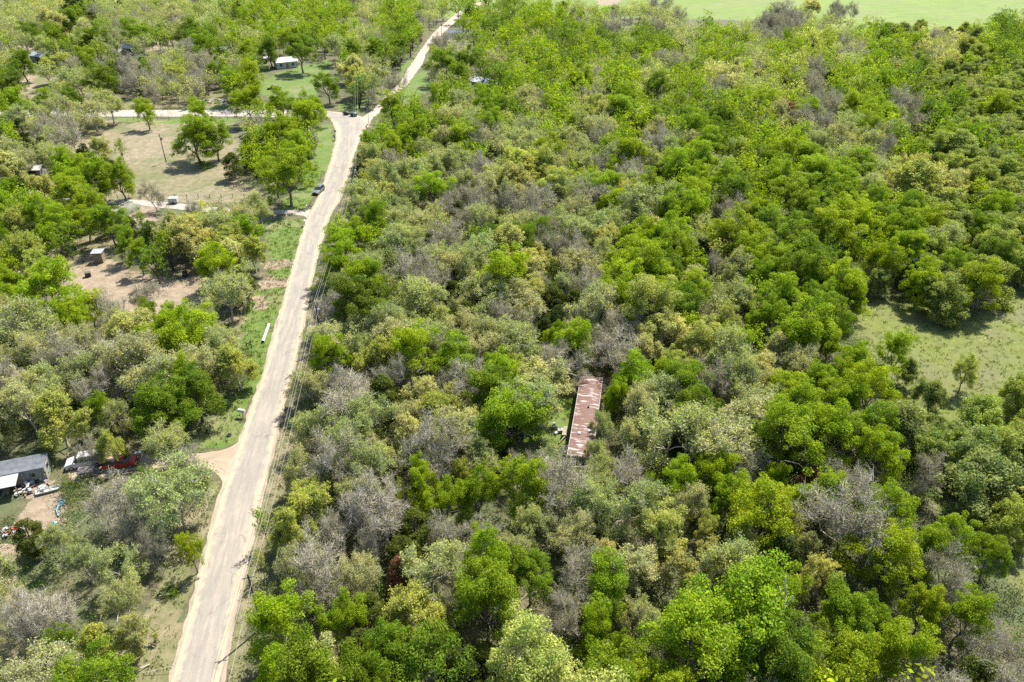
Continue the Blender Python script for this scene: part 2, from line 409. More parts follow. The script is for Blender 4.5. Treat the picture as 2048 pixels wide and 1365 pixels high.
# ------------------------------------------------------------------ noise and areas
def vnoise(x, y, s, seed=0):
    x, y = np.asarray(x, float) / s, np.asarray(y, float) / s
    xi, yi = np.floor(x).astype(np.int64), np.floor(y).astype(np.int64); fx, fy = x - xi, y - yi
    fx = fx * fx * (3 - 2 * fx); fy = fy * fy * (3 - 2 * fy)
    def h(a, b):
        n = (a * 374761393 + b * 668265263 + seed * 1442695041) & 0x7fffffff
        n = ((n ^ (n >> 13)) * 1274126177) & 0x7fffffff
        return ((n ^ (n >> 16)) & 0xffff) / 65535.0
    return (h(xi, yi) * (1 - fx) + h(xi + 1, yi) * fx) * (1 - fy) + (h(xi, yi + 1) * (1 - fx) + h(xi + 1, yi + 1) * fx) * fy
def fbm(x, y, s, seed=0, o=3):
    v = 0; a = 0.5; t = 0
    for i in range(o): v = v + a * vnoise(x, y, s / 2 ** i, seed + i); t += a; a *= 0.55
    return v / t
def inpoly(x, y, poly):
    x, y = np.asarray(x, float), np.asarray(y, float); c = np.zeros(x.shape, bool)
    n = len(poly)
    for i in range(n):
        x0, y0 = poly[i]; x1, y1 = poly[(i + 1) % n]
        if y0 == y1: continue
        m = ((y0 > y) != (y1 > y)) & (x < (x1 - x0) * (y - y0) / (y1 - y0) + x0)
        c ^= m
    return c
def gp(pts): return [G(*p) for p in pts]

AREAS = {
 'field': [gp([(960, -200), (960, 25), (1150, 33), (1350, 38), (1500, 42), (1700, 66), (1780, 76), (1900, 74), (2060, 58), (2500, 46), (2700, -200)]),
           gp([(-400, -200), (-300, 8), (100, 12), (300, 16), (600, 12), (880, 14), (960, 25), (960, -200)]), gp([(1215, 52), (1280, 52), (1290, 84), (1230, 84)]), gp([(885, 30), (925, 8), (925, 22), (900, 40)])],
 'meadow': [gp([(1690, 655), (1745, 600), (1800, 590), (1850, 605), (1950, 640), (2010, 590), (2100, 530), (2500, 500), (2700, 900), (2500, 1450), (2180, 1380), (2060, 1240), (1990, 1120), (1900, 1040), (1850, 985), (1850, 900), (1800, 800), (1780, 740), (1720, 690)])],
 'lot': [gp([(120, 300), (215, 262), (300, 240), (462, 240), (480, 290), (470, 350), (540, 400), (420, 405), (200, 400), (265, 330)])],
 'grass': [gp([(672, 250), (668, 300), (645, 370), (622, 420), (560, 420), (560, 400), (600, 370), (625, 300), (640, 250)]),
           gp([(614, 440), (600, 490), (575, 560), (560, 620), (520, 740), (498, 828), (480, 890), (410, 905), (400, 860), (480, 780), (500, 720), (480, 690), (500, 610), (545, 520), (535, 440)]),
           gp([(500, 190), (540, 152), (600, 132), (665, 120), (655, 150), (640, 195), (560, 200)]),
           gp([(652, 214), (700, 228), (745, 208), (800, 160), (850, 90), (820, 120), (760, 180), (700, 205)]), gp([(770, 215), (820, 150), (850, 140), (870, 175), (800, 215)]),
           gp([(250, 222), (470, 210), (470, 219), (250, 219)]), gp([(240, 237), (470, 237), (470, 244), (240, 246)]),
           gp([(1085, 800), (1150, 790), (1130, 900), (1080, 890)])],
 'dry': [gp([(735, 250), (705, 345), (672, 440), (640, 540), (610, 640), (588, 750), (550, 900), (522, 1000), (498, 1110), (462, 1260), (440, 1400), (480, 1400), (520, 1180), (560, 960), (615, 760), (645, 640), (660, 560), (700, 440), (722, 330), (745, 250)]), gp([(440, 965), (400, 1090), (340, 1365), (330, 1420), (190, 1420), (240, 1300), (300, 1200), (340, 1080), (410, 970)]), gp([(455, 600), (540, 560), (520, 640), (500, 690), (460, 690)]),
         gp([(-60, 1040), (60, 1100), (40, 1180), (80, 1300), (160, 1420), (-80, 1420)]), gp([(0, 240), (250, 240), (240, 290), (120, 310), (0, 300)]),
         gp([(280, 180), (460, 185), (465, 216), (250, 216)]), gp([(560, 1010), (600, 900), (640, 740), (615, 740), (575, 900), (540, 1010)]), gp([(0, 400), (220, 400), (230, 520), (60, 560), (0, 520)]),
         gp([(0, 150), (130, 155), (250, 175), (230, 190), (60, 200), (0, 190)]), gp([(300, 60), (480, 60), (470, 120), (300, 130)])],
 'dirt': [gp([(100, 545), (150, 520), (200, 500), (250, 540), (350, 560), (430, 540), (390, 620), (330, 660), (230, 600), (120, 600)]),
          gp([(520, 556), (588, 556), (583, 572), (505, 574)]), gp([(520, 522), (592, 520), (590, 532), (530, 540)]), gp([(505, 590), (545, 585), (535, 625), (515, 620)]),
          gp([(0, 84), (60, 92), (110, 110), (80, 118), (0, 108)]), gp([(20, 150), (70, 150), (70, 178), (30, 180)]), gp([(60, 960), (115, 970), (120, 1080), (70, 1090), (40, 1040)]),
          gp([(300, 88), (330, 98), (325, 110), (290, 104)]), gp([(210, 400), (290, 405), (300, 420), (240, 440), (215, 420)]), gp([(1180, -6), (1240, -6), (1235, 10), (1200, 9)]),
          gp([(270, 405), (320, 415), (330, 440), (280, 450), (250, 440)]), gp([(0, 1080), (30, 1075), (30, 1200), (0, 1200)])],
}
def area(x, y, name, wob=2.5, seed=3):
    k = np.clip(np.hypot(x, y) / 130, 0.6, 2.2) * wob
    wx = (fbm(x, y, 9, seed, 2) - 0.5) * k; wy = (fbm(x + 77, y - 31, 9, seed + 5, 2) - 0.5) * k
    c = np.zeros(np.shape(x), bool)
    for p in AREAS[name]: c |= inpoly(x + wx, y + wy, p)
    return c

# ------------------------------------------------------------------ roads: left edge, right edge in photograph pixels
ROADS = {
 'road': ([(318, 1460), (343, 1365), (376, 1249), (408, 1120), (441, 1000), (462, 940), (484, 880), (501, 820), (528, 750), (556, 648), (579, 567), (597, 500), (613, 445), (622, 425), (637, 400), (654, 350), (667, 311), (674, 278), (674, 262), (668, 248)],
          [(418, 1460), (440, 1365), (460, 1249), (492, 1120), (519, 1000), (534, 940), (548, 880), (562, 820), (583, 750), (606, 648), (621, 567), (636, 500), (653, 445), (660, 425), (678, 400), (695, 350), (706, 311), (716, 285), (725, 264), (734, 248)]),
}
def resample(edge, n):
    P = np.array(gp(edge)); d = np.concatenate([[0], np.cumsum(np.hypot(*np.diff(P, axis=0).T))]); t = np.linspace(0, d[-1], n)
    return np.stack([np.interp(t, d, P[:, 0]), np.interp(t, d, P[:, 1])], 1), d[-1]
def strip(name, left, right, z, material, rag=0.25, across=9, extra=0.0, seed=0, step=0.6, cat=None):
    _, L = resample(left, 10); n = int(L / step) + 2
    A, _ = resample(left, n); B, _ = resample(right, n)
    # pair stations by arc share of each edge, smooth
    for E in (A, B):
        K = np.array([0.25, 0.5, 0.25])
        for _ in range(12): E[1:-1] = E[:-2] * 0.25 + E[1:-1] * 0.5 + E[2:] * 0.25
    d = unit(B - A); s = np.arange(n) * (L / (n - 1))
    ra = (fbm(s, s * 0 + seed, 1.6, seed, 3) - 0.5) * 2 * rag + (fbm(s, s * 0 + seed, 9, seed + 9, 1) - 0.5) * rag
    rb = (fbm(s, s * 0 + 50 + seed, 1.6, seed + 3, 3) - 0.5) * 2 * rag + (fbm(s, s * 0 + 60, 9, seed + 4, 1) - 0.5) * rag
    A = A - d * (extra + ra)[:, None]; B = B + d * (extra + rb)[:, None]
    t = np.linspace(0, 1, across)
    V = A[:, None] * (1 - t)[None, :, None] + B[:, None] * t[None, :, None]
    V = np.concatenate([V, np.full(V.shape[:2] + (1,), z)], -1)
    i = np.arange(n - 1)[:, None] * across; j = np.arange(across - 1)[None]
    F = np.stack([i + j, i + j + 1, i + across + j + 1, i + across + j], -1).reshape(-1, 4)
    me = np_mesh(name, V, F)
    uv = np.stack([np.repeat(s[:, None], across, 1), np.repeat((t * 2 - 1)[None], n, 0), np.zeros((n, across))], -1)
    at = me.attributes.new('along', 'FLOAT_VECTOR', 'POINT'); at.data.foreach_set('vector', uv.astype(np.float32).ravel())
    o = mk(name, me, material); tag(o, kind='structure')
    if cat: tag(o, label=cat[0], cat=cat[1])
    return o, (A, B)

def road_mat():
    m, nt, out = mat('worn_asphalt')
    a = attr(nt, 'along').outputs['Vector']
    sx = nd(nt, 'ShaderNodeSeparateXYZ'); nt.links.new(a, sx.inputs[0])
    pos = nd(nt, 'ShaderNodeNewGeometry').outputs['Position']
    big = noise(nt, 0.12, 4, 0.55, pos); mid = noise(nt, 0.7, 5, 0.6, pos); fine = noise(nt, 6.0, 4, 0.7, pos)
    mp = nd(nt, 'ShaderNodeMapping'); mp.inputs['Scale'].default_value = (0.09, 2.6, 1); nt.links.new(a, mp.inputs['Vector'])
    streak = noise(nt, 1.6, 4, 0.6, mp.outputs[0])
    base = ramp(nt, big, [(0.3, (0.238, 0.207, 0.166)), (0.55, (0.277, 0.241, 0.191)), (0.8, (0.310, 0.255, 0.193))])
    grey = mixc(nt, ramp(nt, streak, [(0.42, 0.0), (0.60, 0.8)]), base, (0.191, 0.175, 0.148))
    # two worn wheel tracks show the grey stone
    absv = mth(nt, 'ABSOLUTE', sx.outputs[1]); tr = mth(nt, 'ABSOLUTE', mth(nt, 'SUBTRACT', absv, 0.42))
    trk = ramp(nt, tr, [(0.05, 0.55), (0.24, 0.0)])
    grey = mixc(nt, mth(nt, 'MULTIPLY', trk, ramp(nt, mid, [(0.35, 0.1), (0.6, 0.8)])), grey, (0.206, 0.186, 0.157))
    grey = mixc(nt, ramp(nt, mid, [(0.3, 0.35), (0.65, 0.0)]), grey, (0.155, 0.134, 0.110))
    # cracks: cell borders stretched along the road, only in some stretches
    mc = nd(nt, 'ShaderNodeMapping'); mc.inputs['Scale'].default_value = (0.22, 1.15, 1); nt.links.new(a, mc.inputs['Vector'])
    wob = nd(nt, 'ShaderNodeTexNoise'); wob.inputs['Scale'].default_value = 1.3; nt.links.new(mc.outputs[0], wob.inputs['Vector'])
    add = nd(nt, 'ShaderNodeVectorMath', operation='ADD'); sc = nd(nt, 'ShaderNodeVectorMath', operation='SCALE'); sc.inputs['Scale'].default_value = 0.7
    nt.links.new(wob.outputs['Color'], sc.inputs[0]); nt.links.new(mc.outputs[0], add.inputs[0]); nt.links.new(sc.outputs[0], add.inputs[1])
    vo = nd(nt, 'ShaderNodeTexVoronoi', feature='DISTANCE_TO_EDGE'); vo.inputs['Scale'].default_value = 1.0; nt.links.new(add.outputs[0], vo.inputs['Vector'])
    crack = mth(nt, 'MULTIPLY', ramp(nt, vo.outputs['Distance'], [(0.004, 1.0), (0.022, 0.0)]), ramp(nt, noise(nt, 0.25, 2, 0.5, pos), [(0.50, 0.0), (0.66, 0.55)]))
    c = mixc(nt, crack, grey, (0.067, 0.058, 0.046))
    # potholes and old patches
    v2 = nd(nt, 'ShaderNodeTexVoronoi', feature='F1'); v2.inputs['Scale'].default_value = 0.16; nt.links.new(pos, v2.inputs['Vector'])
    pot = ramp(nt, mth(nt, 'ADD', v2.outputs['Distance'], mth(nt, 'MULTIPLY', mid, 0.12)), [(0.12, 0.7), (0.17, 0.0)])
    c = mixc(nt, mth(nt, 'MULTIPLY', pot, ramp(nt, fine, [(0.4, 0.3), (0.6, 1.0)])), c, (0.124, 0.106, 0.083))
    # sandy dirt over both edges
    edge = mth(nt, 'ADD', absv, mth(nt, 'MULTIPLY', mth(nt, 'SUBTRACT', mid, 0.5), 0.9))
    c = mixc(nt, ramp(nt, edge, [(0.66, 0.0), (0.86, 0.9)]), c, (0.350, 0.268, 0.182))
    c = mixc(nt, 1.0, c, ramp(nt, fine, [(0.25, 0.82), (0.75, 1.08)]), 'MULTIPLY')
    bsdf(nt, out, c, 0.93, bump=fine, bstr=0.25, bdist=0.02); return m
def gravel_mat(name, c1, c2, c3):
    m, nt, out = mat(name)
    pos = nd(nt, 'ShaderNodeNewGeometry').outputs['Position']; a = attr(nt, 'along').outputs['Vector']
    big = noise(nt, 0.25, 5, 0.6, pos); fine = noise(nt, 5.0, 5, 0.7, pos)
    mp = nd(nt, 'ShaderNodeMapping'); mp.inputs['Scale'].default_value = (0.12, 2.2, 1); nt.links.new(a, mp.inputs['Vector'])
    st = noise(nt, 2.0, 4, 0.6, mp.outputs[0])
    c = ramp(nt, big, [(0.3, c1), (0.55, c2), (0.75, c3)])
    c = mixc(nt, ramp(nt, st, [(0.5, 0.0), (0.68, 0.4)]), c, tuple(v * 0.55 for v in c1))
    c = mixc(nt, 1.0, c, ramp(nt, fine, [(0.25, 0.72), (0.75, 1.15)]), 'MULTIPLY')
    bsdf(nt, out, c, 0.95, bump=fine, bstr=0.4, bdist=0.03); return m
ASPH = road_mat()
SHOULDER = gravel_mat('shoulder_gravel', (0.215, 0.172, 0.124), (0.284, 0.228, 0.164), (0.318, 0.267, 0.202))
GRAVEL = gravel_mat('pale_gravel', (0.258, 0.224, 0.180), (0.309, 0.275, 0.228), (0.344, 0.318, 0.275))
TAN = gravel_mat('tan_gravel', (0.241, 0.185, 0.124), (0.284, 0.219, 0.150), (0.309, 0.258, 0.194))

ROADPOLY = []
def road_piece(name, l, r, z, m, rag, extra=0.0, seed=0, **k):
    o, (A, B) = strip(name, l, r, z, m, rag, extra=extra, seed=seed, **k)
    ROADPOLY.append([tuple(p) for p in A[::4]] + [tuple(p) for p in B[::-4]])
    return o
l, r = ROADS['road']
road_piece('road_shoulder', l, r, 0.010, SHOULDER, 0.30, extra=0.45, seed=5)
road_piece('road', l, r, 0.016, ASPH, 0.16, seed=1)
# the junction apron, where the three roads meet
road_piece('junction', [(676, 285), (674, 262), (667, 248), (658, 238), (652, 233), (640, 231)], [(714, 285), (728, 258), (738, 244), (728, 234), (690, 226), (640, 221)], 0.022, ASPH, 0.2, across=21, seed=2)
road_piece('gravel_track', [(708, 252), (716, 240), (735, 228), (752, 214), (772, 190), (797, 168), (808, 150), (822, 130), (838, 104), (852, 86), (864, 70), (880, 54), (900, 38), (918, 24), (950, 8), (985, -4)],
           [(737, 256), (742, 240), (760, 224), (775, 210), (786, 196), (812, 172), (828, 152), (845, 130), (852, 108), (864, 90), (880, 74), (898, 56), (915, 40), (930, 26), (962, 10), (1000, -4)], 0.010, gravel_mat('track_gravel', (0.303, 0.244, 0.186), (0.342, 0.283, 0.220), (0.371, 0.323, 0.263)), 0.5, seed=3)
road_piece('side_road', [(645, 221), (560, 221), (470, 220), (330, 220), (200, 221), (60, 222), (-60, 220), (-300, 212)], [(645, 233), (560, 236), (470, 233), (330, 234), (200, 234), (60, 235), (-60, 232), (-300, 226)], 0.012, GRAVEL, 0.6, seed=4)
road_piece('driveway', [(632, 421), (615, 420), (590, 420), (565, 421), (480, 418), (400, 412), (345, 405), (280, 400), (215, 399), (120, 396)], [(618, 440), (612, 433), (590, 429), (565, 428), (480, 428), (400, 424), (345, 418), (280, 411), (215, 408), (120, 406)], 0.004, GRAVEL, 0.35, seed=6)
road_piece('lower_driveway', [(506, 820), (495, 862), (478, 888), (450, 900), (412, 905), (330, 912), (270, 905), (200, 905), (130, 912)], [(455, 1002), (450, 975), (436, 950), (424, 940), (408, 935), (330, 932), (270, 938), (210, 955), (140, 965)], 0.004, TAN, 0.45, seed=7)

# ------------------------------------------------------------------ ground: one sheet to the horizon, its surface weights stored per vertex
def build_ground():
    xs = np.concatenate([-np.geomspace(6000, 330, 10), np.arange(-320, 381, 1.4), np.geomspace(392, 6000, 10)])
    ys = np.concatenate([[-300, -100, 0], np.arange(20, 300, 1.2), np.arange(301, 700, 2.2), np.geomspace(712, 8000, 12)])
    X, Y = np.meshgrid(xs, ys)
    Z = (fbm(X, Y, 14, 4, 3) - 0.5) * 0.10 - 0.055
    Z = np.minimum(Z, -0.004)
    V = np.stack([X, Y, Z], -1)
    ny, nx = X.shape; i = np.arange(ny - 1)[:, None] * nx; j = np.arange(nx - 1)[None]
    F = np.stack([i + j, i + j + 1, i + nx + j + 1, i + nx + j], -1).reshape(-1, 4)
    me = np_mesh('ground', V, F, smooth=True)
    W = {k: area(X, Y, k) for k in AREAS}
    grass = (W['grass'] | W['field']).astype(float); meadow = W['meadow'].astype(float)
    dry = (W['dry'] | W['lot']).astype(float); dirt = W['dirt'].astype(float); far = W['field'].astype(float)
    far[Y > 560] = 1.0; grass[Y > 560] = 1.0
    # the big clearings: more bare soil inside the lot
    lot = W['lot']
    dirt = np.maximum(dirt, np.where(lot & (fbm(X, Y, 16, 21, 3) > 0.55), 0.5, 0))
    a = me.attributes.new('cover', 'FLOAT_COLOR', 'POINT'); a.data.foreach_set('color', np.stack([grass, dry, dirt, np.ones_like(grass)], -1).astype(np.float32).ravel())
    a = me.attributes.new('cover_two', 'FLOAT_COLOR', 'POINT'); a.data.foreach_set('color', np.stack([meadow, far, dry * 0, np.ones_like(grass)], -1).astype(np.float32).ravel())
    m, nt, out = mat('ground')
    pos = nd(nt, 'ShaderNodeNewGeometry').outputs['Position']
    c1 = nd(nt, 'ShaderNodeSeparateColor'); nt.links.new(attr(nt, 'cover').outputs['Color'], c1.inputs[0])
    c2 = nd(nt, 'ShaderNodeSeparateColor'); nt.links.new(attr(nt, 'cover_two').outputs['Color'], c2.inputs[0])
    n1 = noise(nt, 0.09, 5, 0.6, pos); n2 = noise(nt, 0.55, 5, 0.65, pos); n3 = noise(nt, 3.2, 5, 0.7, pos); n4 = noise(nt, 0.02, 3, 0.5, pos)
    litter = ramp(nt, n2, [(0.3, (0.046, 0.041, 0.020)), (0.5, (0.085, 0.075, 0.036)), (0.7, (0.138, 0.108, 0.062))])
    litter = mixc(nt, ramp(nt, n1, [(0.42, 0.0), (0.6, 0.75)]), litter, ramp(nt, n3, [(0.3, (0.033, 0.057, 0.015)), (0.7, (0.075, 0.098, 0.026))]))
    gr = ramp(nt, n2, [(0.3, (0.050, 0.100, 0.009)), (0.55, (0.082, 0.125, 0.014)), (0.75, (0.125, 0.140, 0.032))])
    gr = mixc(nt, ramp(nt, n1, [(0.5, 0.0), (0.68, 0.55)]), gr, (0.177, 0.151, 0.079))
    fd = ramp(nt, n4, [(0.3, (0.098, 0.150, 0.016)), (0.7, (0.125, 0.172, 0.022))]); fd = mixc(nt, ramp(nt, noise(nt, 0.035, 5, 0.65, pos), [(0.45, 0.0), (0.65, 0.7)]), fd, (0.135, 0.150, 0.045))
    mp = nd(nt, 'ShaderNodeMapping'); mp.inputs['Scale'].default_value = (0.25, 1, 1); mp.inputs['Rotation'].default_value = (0, 0, 0.25); nt.links.new(pos, mp.inputs['Vector'])
    fd = mixc(nt, 1.0, fd, ramp(nt, noise(nt, 0.35, 4, 0.7, mp.outputs[0]), [(0.3, 0.74), (0.7, 1.2)]), 'MULTIPLY')
    md = ramp(nt, n2, [(0.3, (0.062, 0.088, 0.008)), (0.5, (0.098, 0.118, 0.013)), (0.72, (0.125, 0.138, 0.034))])
    md = mixc(nt, ramp(nt, n1, [(0.42, 0.0), (0.62, 0.6)]), md, (0.105, 0.100, 0.042))
    dr = ramp(nt, n2, [(0.28, (0.079, 0.082, 0.025)), (0.5, (0.151, 0.128, 0.066)), (0.72, (0.216, 0.174, 0.108))])
    dr = mixc(nt, ramp(nt, n1, [(0.38, 0.6), (0.55, 0.0)]), dr, (0.075, 0.098, 0.023))
    di = ramp(nt, n2, [(0.3, (0.14, 0.105, 0.065)), (0.6, (0.23, 0.18, 0.12)), (0.8, (0.31, 0.25, 0.18))])
    def soft(w): return ramp(nt, mth(nt, 'ADD', w, mth(nt, 'MULTIPLY', mth(nt, 'SUBTRACT', n3, 0.5), 0.9)), [(0.42, 0.0), (0.58, 1.0)])
    c = mixc(nt, soft(c1.outputs[1]), litter, dr)
    c = mixc(nt, soft(c1.outputs[0]), c, gr)
    c = mixc(nt, soft(c2.outputs[0]), c, md)
    c = mixc(nt, soft(c2.outputs[1]), c, fd)
    c = mixc(nt, soft(c1.outputs[2]), c, di)
    c = mixc(nt, 1.0, c, ramp(nt, n3, [(0.25, 0.72), (0.75, 1.22)]), 'MULTIPLY')
    bsdf(nt, out, c, 0.95, bump=n3, bstr=0.6, bdist=0.12)
    o = mk('ground', me, m); tag(o, kind='structure')
build_ground()
# ------------------------------------------------------------------ what grows where: 64 px cells of the photograph
MAP = """TYJTTTTG GGGTGTGM GGTTT... DT.....M
TMTDTTMT GMGTMGtG GMGGMTGT GLTGWYWM
MYTMDTDG ..MYtTMM GGTGTGYT LDGGMWWW
GTTd.gGT GG..GGTG TGYGGMGL TDTGDMWW
tTMJ..GJ GG.GGTGT TLTGTGMG GTTTMWWW
YGGG...T Gg.YTTDT YTTDJGTG GGGTYYWW
GYGG.tYT t..TTTDT DTTYYGTG GGGGGWWW
YMTtMYTY t..GTTTM GDTYGTLG MMGGGWMW
GYttMtYT ..TTTDTG YTDGGGTG GMWWWWWw
tGYTDYTt ..DMTTJT TJTGLGTG GMW..WW.
TTTDYGTt ..TTTDMT TGTDYLYG GGGM....
TTDDTMYY .tTYDTDG YTMGLYTY TDGMW...
TYTMTMMg .tDDTYYM Tt.GTMYY GGGMWWWw
TYYJTMg. .TTTYTDG Mt.TTJTT GGGGWWWW
.Yt.TT.. .TDTYDGM MTTTYDGT GRDTGDWW
..YTMTt. .YTDGGGD GTTTLTGG GGGDg.ww
JtTTDTt. gYDDJGDD TTYGLLGL YGDGGM..
tTTDDTt. .YDTTTTG GTYGYYTL GYGGMMG.
tDDTTg.. GTGJYYTG GDTGTGTG GYMTLDGg
tDDJYt.. GGGJYYDM DDGTTGGM GGMTLGGG
t.MYTt.g GGYGMMJJ GGGLMGTT MGGGDGDD
t.MYTg.g GGYMGGJG LGLGLGMT GLGGDGDD""".replace(' ', '').split('\n')
def cell(px, py):
    j = int(py // 64); i = int(px // 64)
    j = min(max(j, 0), 21); i = min(max(i, 0), 31)
    return MAP[j][i]

# trees one can single out in the photograph: crown centre x, y, crown width (px), kind[, tint no.]
HAND = """60 65 50 M|140 35 40 M|178 25 22 J|100 40 60 Y 2|95 90 55 T|110 70 50 M|185 75 58 M|215 90 48 T|165 60 50 T|270 62 55 G 1|330 68 38 M|380 60 55 M|402 85 48 G 1|345 30 55 T 1|395 25 32 M|490 103 42 G 0|375 100 50 D|330 112 38 D|172 118 55 G 1|112 130 58 Y 1|42 122 52 M|22 168 48 M|200 160 55 M 0|265 158 56 D|150 160 50 T|290 142 38 M|350 148 50 Y 1|460 166 54 G 0|432 138 42 G 1|240 135 35 T|22 203 50 G 0|58 215 32 G 0|92 203 52 G 0|145 198 52 M|218 208 60 T|80 226 45 T|290 220 44 L 0|495 203 60 G 2|25 236 52 T|
398 222 46 G 0|388 268 82 G 0|428 272 66 G 1|403 325 22 S|600 100 62 M 0|655 168 46 M|578 76 44 L 0|538 95 50 M|675 92 58 T|755 95 45 G 0|800 90 40 M|705 100 38 M|700 132 55 Y 2|715 160 58 Y 1|790 165 48 D|838 76 12 R|885 92 55 D|888 124 58 M 0|934 118 50 M|918 148 46 M 0|868 150 28 T|918 172 28 Y|990 120 54 T|880 188 56 G 0|955 190 48 G 0|800 192 36 G 0|785 212 52 L 0|745 196 24 D|560 208 60 G 0|620 212 55 G 1|600 240 45 T|945 28 40 M|1000 45 40 M|965 20 30 T|
200 298 44 L 1|240 296 24 G 1|85 308 14 J|168 305 26 J|128 325 58 G 0|165 340 66 G 0|238 352 62 G 0|195 352 60 G 1|150 385 74 L 0|172 408 60 G 2|14 385 46 G 1|80 372 58 Y 0|45 320 56 T|105 455 80 G 0|28 445 62 Y 1|70 480 60 J|40 500 44 G 1|250 480 48 M|298 468 42 M|275 506 44 G 0|318 494 28 G 0|280 431 22 G 0|305 388 44 D|350 450 30 J|395 448 56 Y 1|440 440 52 T|490 458 56 G 0|503 500 66 Y 1|572 345 98 G 0|592 292 62 G 0|598 318 60 G 0|466 332 44 J|530 270 50 T|625 278 38 D|412 330 22 S|535 402 28 S|490 300 28 G 0|
710 472 56 G 0|782 300 56 L 0|738 285 46 G 0|812 268 40 G 2|750 345 58 Y 0|762 390 52 Y 0|722 385 42 Y 2|870 370 48 D|908 400 50 D|955 410 56 D|1000 442 42 J|1003 478 22 L 0|1000 538 50 G 0|905 590 50 J|820 340 50 T|828 400 48 T|870 430 46 T|
16 560 62 G 0|55 590 40 G 1|300 628 46 M 0|342 636 52 G 0|425 658 28 G 0|402 672 18 G 1|290 592 58 D|470 725 94 Y 1|330 728 48 G 1|95 775 92 T 0|112 835 108 Y 1|55 770 80 T|235 832 56 T|200 815 56 M|335 888 86 T 0|370 925 60 D|290 975 54 M 0|60 1075 66 J 0|265 1062 62 D|300 1098 56 D|380 1098 44 L 0|340 1178 34 S 0|82 1225 116 D 0|20 1240 60 D|200 1290 78 Y 1|245 1200 80 T 0|270 1262 66 Y|112 1290 58 M|120 1080 60 T|165 1120 70 T|180 900 50 D|220 890 54 Y 1|
582 1052 90 Y 1|588 1128 78 T 1|525 1045 36 G 0|520 1120 26 Y 0|668 1062 78 D 0|738 1092 58 D|792 1085 44 J 0|802 1150 66 R|832 1222 124 Y 1|558 1238 148 G 0|682 1235 86 G 0|640 1335 100 Y 2|900 1215 36 D|905 1290 40 G 2|830 1012 34 G 2|800 990 34 L 0|888 1002 72 G 0|955 978 76 G 0|885 1062 88 D|968 1072 74 D|922 950 46 Y 1|850 790 74 Y 2|895 800 60 Y 0|940 835 60 Y 0|755 905 66 Y 0|
1430 945 82 G 2|1462 1000 94 G 0|1505 1010 56 G 0|1300 968 30 L 0|1312 998 28 L 0|1062 1150 80 M 0|1322 1058 104 L 1|1415 1062 50 L 1|1492 1102 78 L 1|1340 1130 96 Y 0|1420 1125 68 Y 0|1400 1195 74 T 1|1285 1228 96 T 1|1190 1268 84 G 0|1250 1310 80 G 1|1130 1225 96 D 1|1148 1072 94 T 1|1210 1105 70 Y 2|1062 1052 72 T|1035 935 60 D|1560 1185 116 G 1|1605 1090 66 Y 2|1632 1148 86 Y 0|1655 985 86 G 0|1600 1005 50 G 0|1552 958 48 G 0|1598 832 112 G 0|1655 862 104 G 0|1735 850 96 M 0|1768 905 90 G 2|1620 962 42 R|1692 962 74 D 1|1745 1000 66 D 0|1856 948 74 D 0|1775 1108 128 G 2|1885 1082 100 G 1|1985 1108 78 M 0|1800 1290 118 G 2|1852 1212 72 L 0|1985 1290 110 D|1850 1352 70 D|1932 1228 96 G 1|1680 1335 128 L 0|1745 1240 80 M 0|
1565 590 92 G 0|1610 655 116 G 0|1655 700 60 G 0|1692 566 86 G 2|1712 600 50 G 1|1890 588 92 W 0|1848 556 70 G 2|1760 560 46 W|1792 698 76 G 1|1712 725 70 G 0|1600 728 66 T 1|1560 700 62 Y 2|1682 652 24 J|1935 738 46 L 1|1862 790 66 W 1|1962 832 104 W 0|1872 862 66 W 1|1918 885 56 W 1|2010 885 76 W 2|1818 742 40 W|
1214 566 34 J|1152 612 58 J|1148 672 34 J|1110 672 46 G 0|1210 688 68 D 1|1270 682 56 D 1|1268 752 78 G 0|1320 750 50 L 0|1402 682 94 L 1|1450 645 66 L 1|1468 692 74 G 0|1232 790 52 G 0|1206 846 56 T 2|1262 876 78 T 1|1192 905 44 T 0|1205 940 62 T|
1832 372 128 Y 1|1912 292 90 W 0|1862 336 48 J 0|1884 286 42 L 0|1572 230 52 R|1628 163 16 R|1662 268 12 R|1732 294 18 R|1800 330 15 R|1795 240 18 R|1060 68 14 R|1640 352 90 G 0|1540 318 60 G 0|1400 730 60 Y 2|
1562 22 52 D|1622 18 46 Y 2|1678 18 36 D|1706 20 30 D|1308 6 26 D|1334 8 30 D|1230 340 44 G 0|1100 370 66 L 1|1215 480 60 Y 0|1300 460 56 Y 2|1505 430 60 G 2|1085 520 60 Y 0|1390 560 60 Y 2"""
for it in HAND.replace('\n', '').split('|'):
    f = it.split()
    if len(f) < 4: continue
    px, py, w = float(f[0]), float(f[1]), float(f[2]); k = f[3]; ti = int(f[4]) if len(f) > 4 else None
    x, y, Rv, H = crown_at(px, py, k, w * 1.1)
    if k == 'S': H = Rv * 1.25
    if ti is None: add_tree(x, y, k, Rv, H, big=True)
    else:
        tn, c = TINTS[k][ti]; add_tree(x, y, k, Rv, H, tint=tn, col=c, big=True)
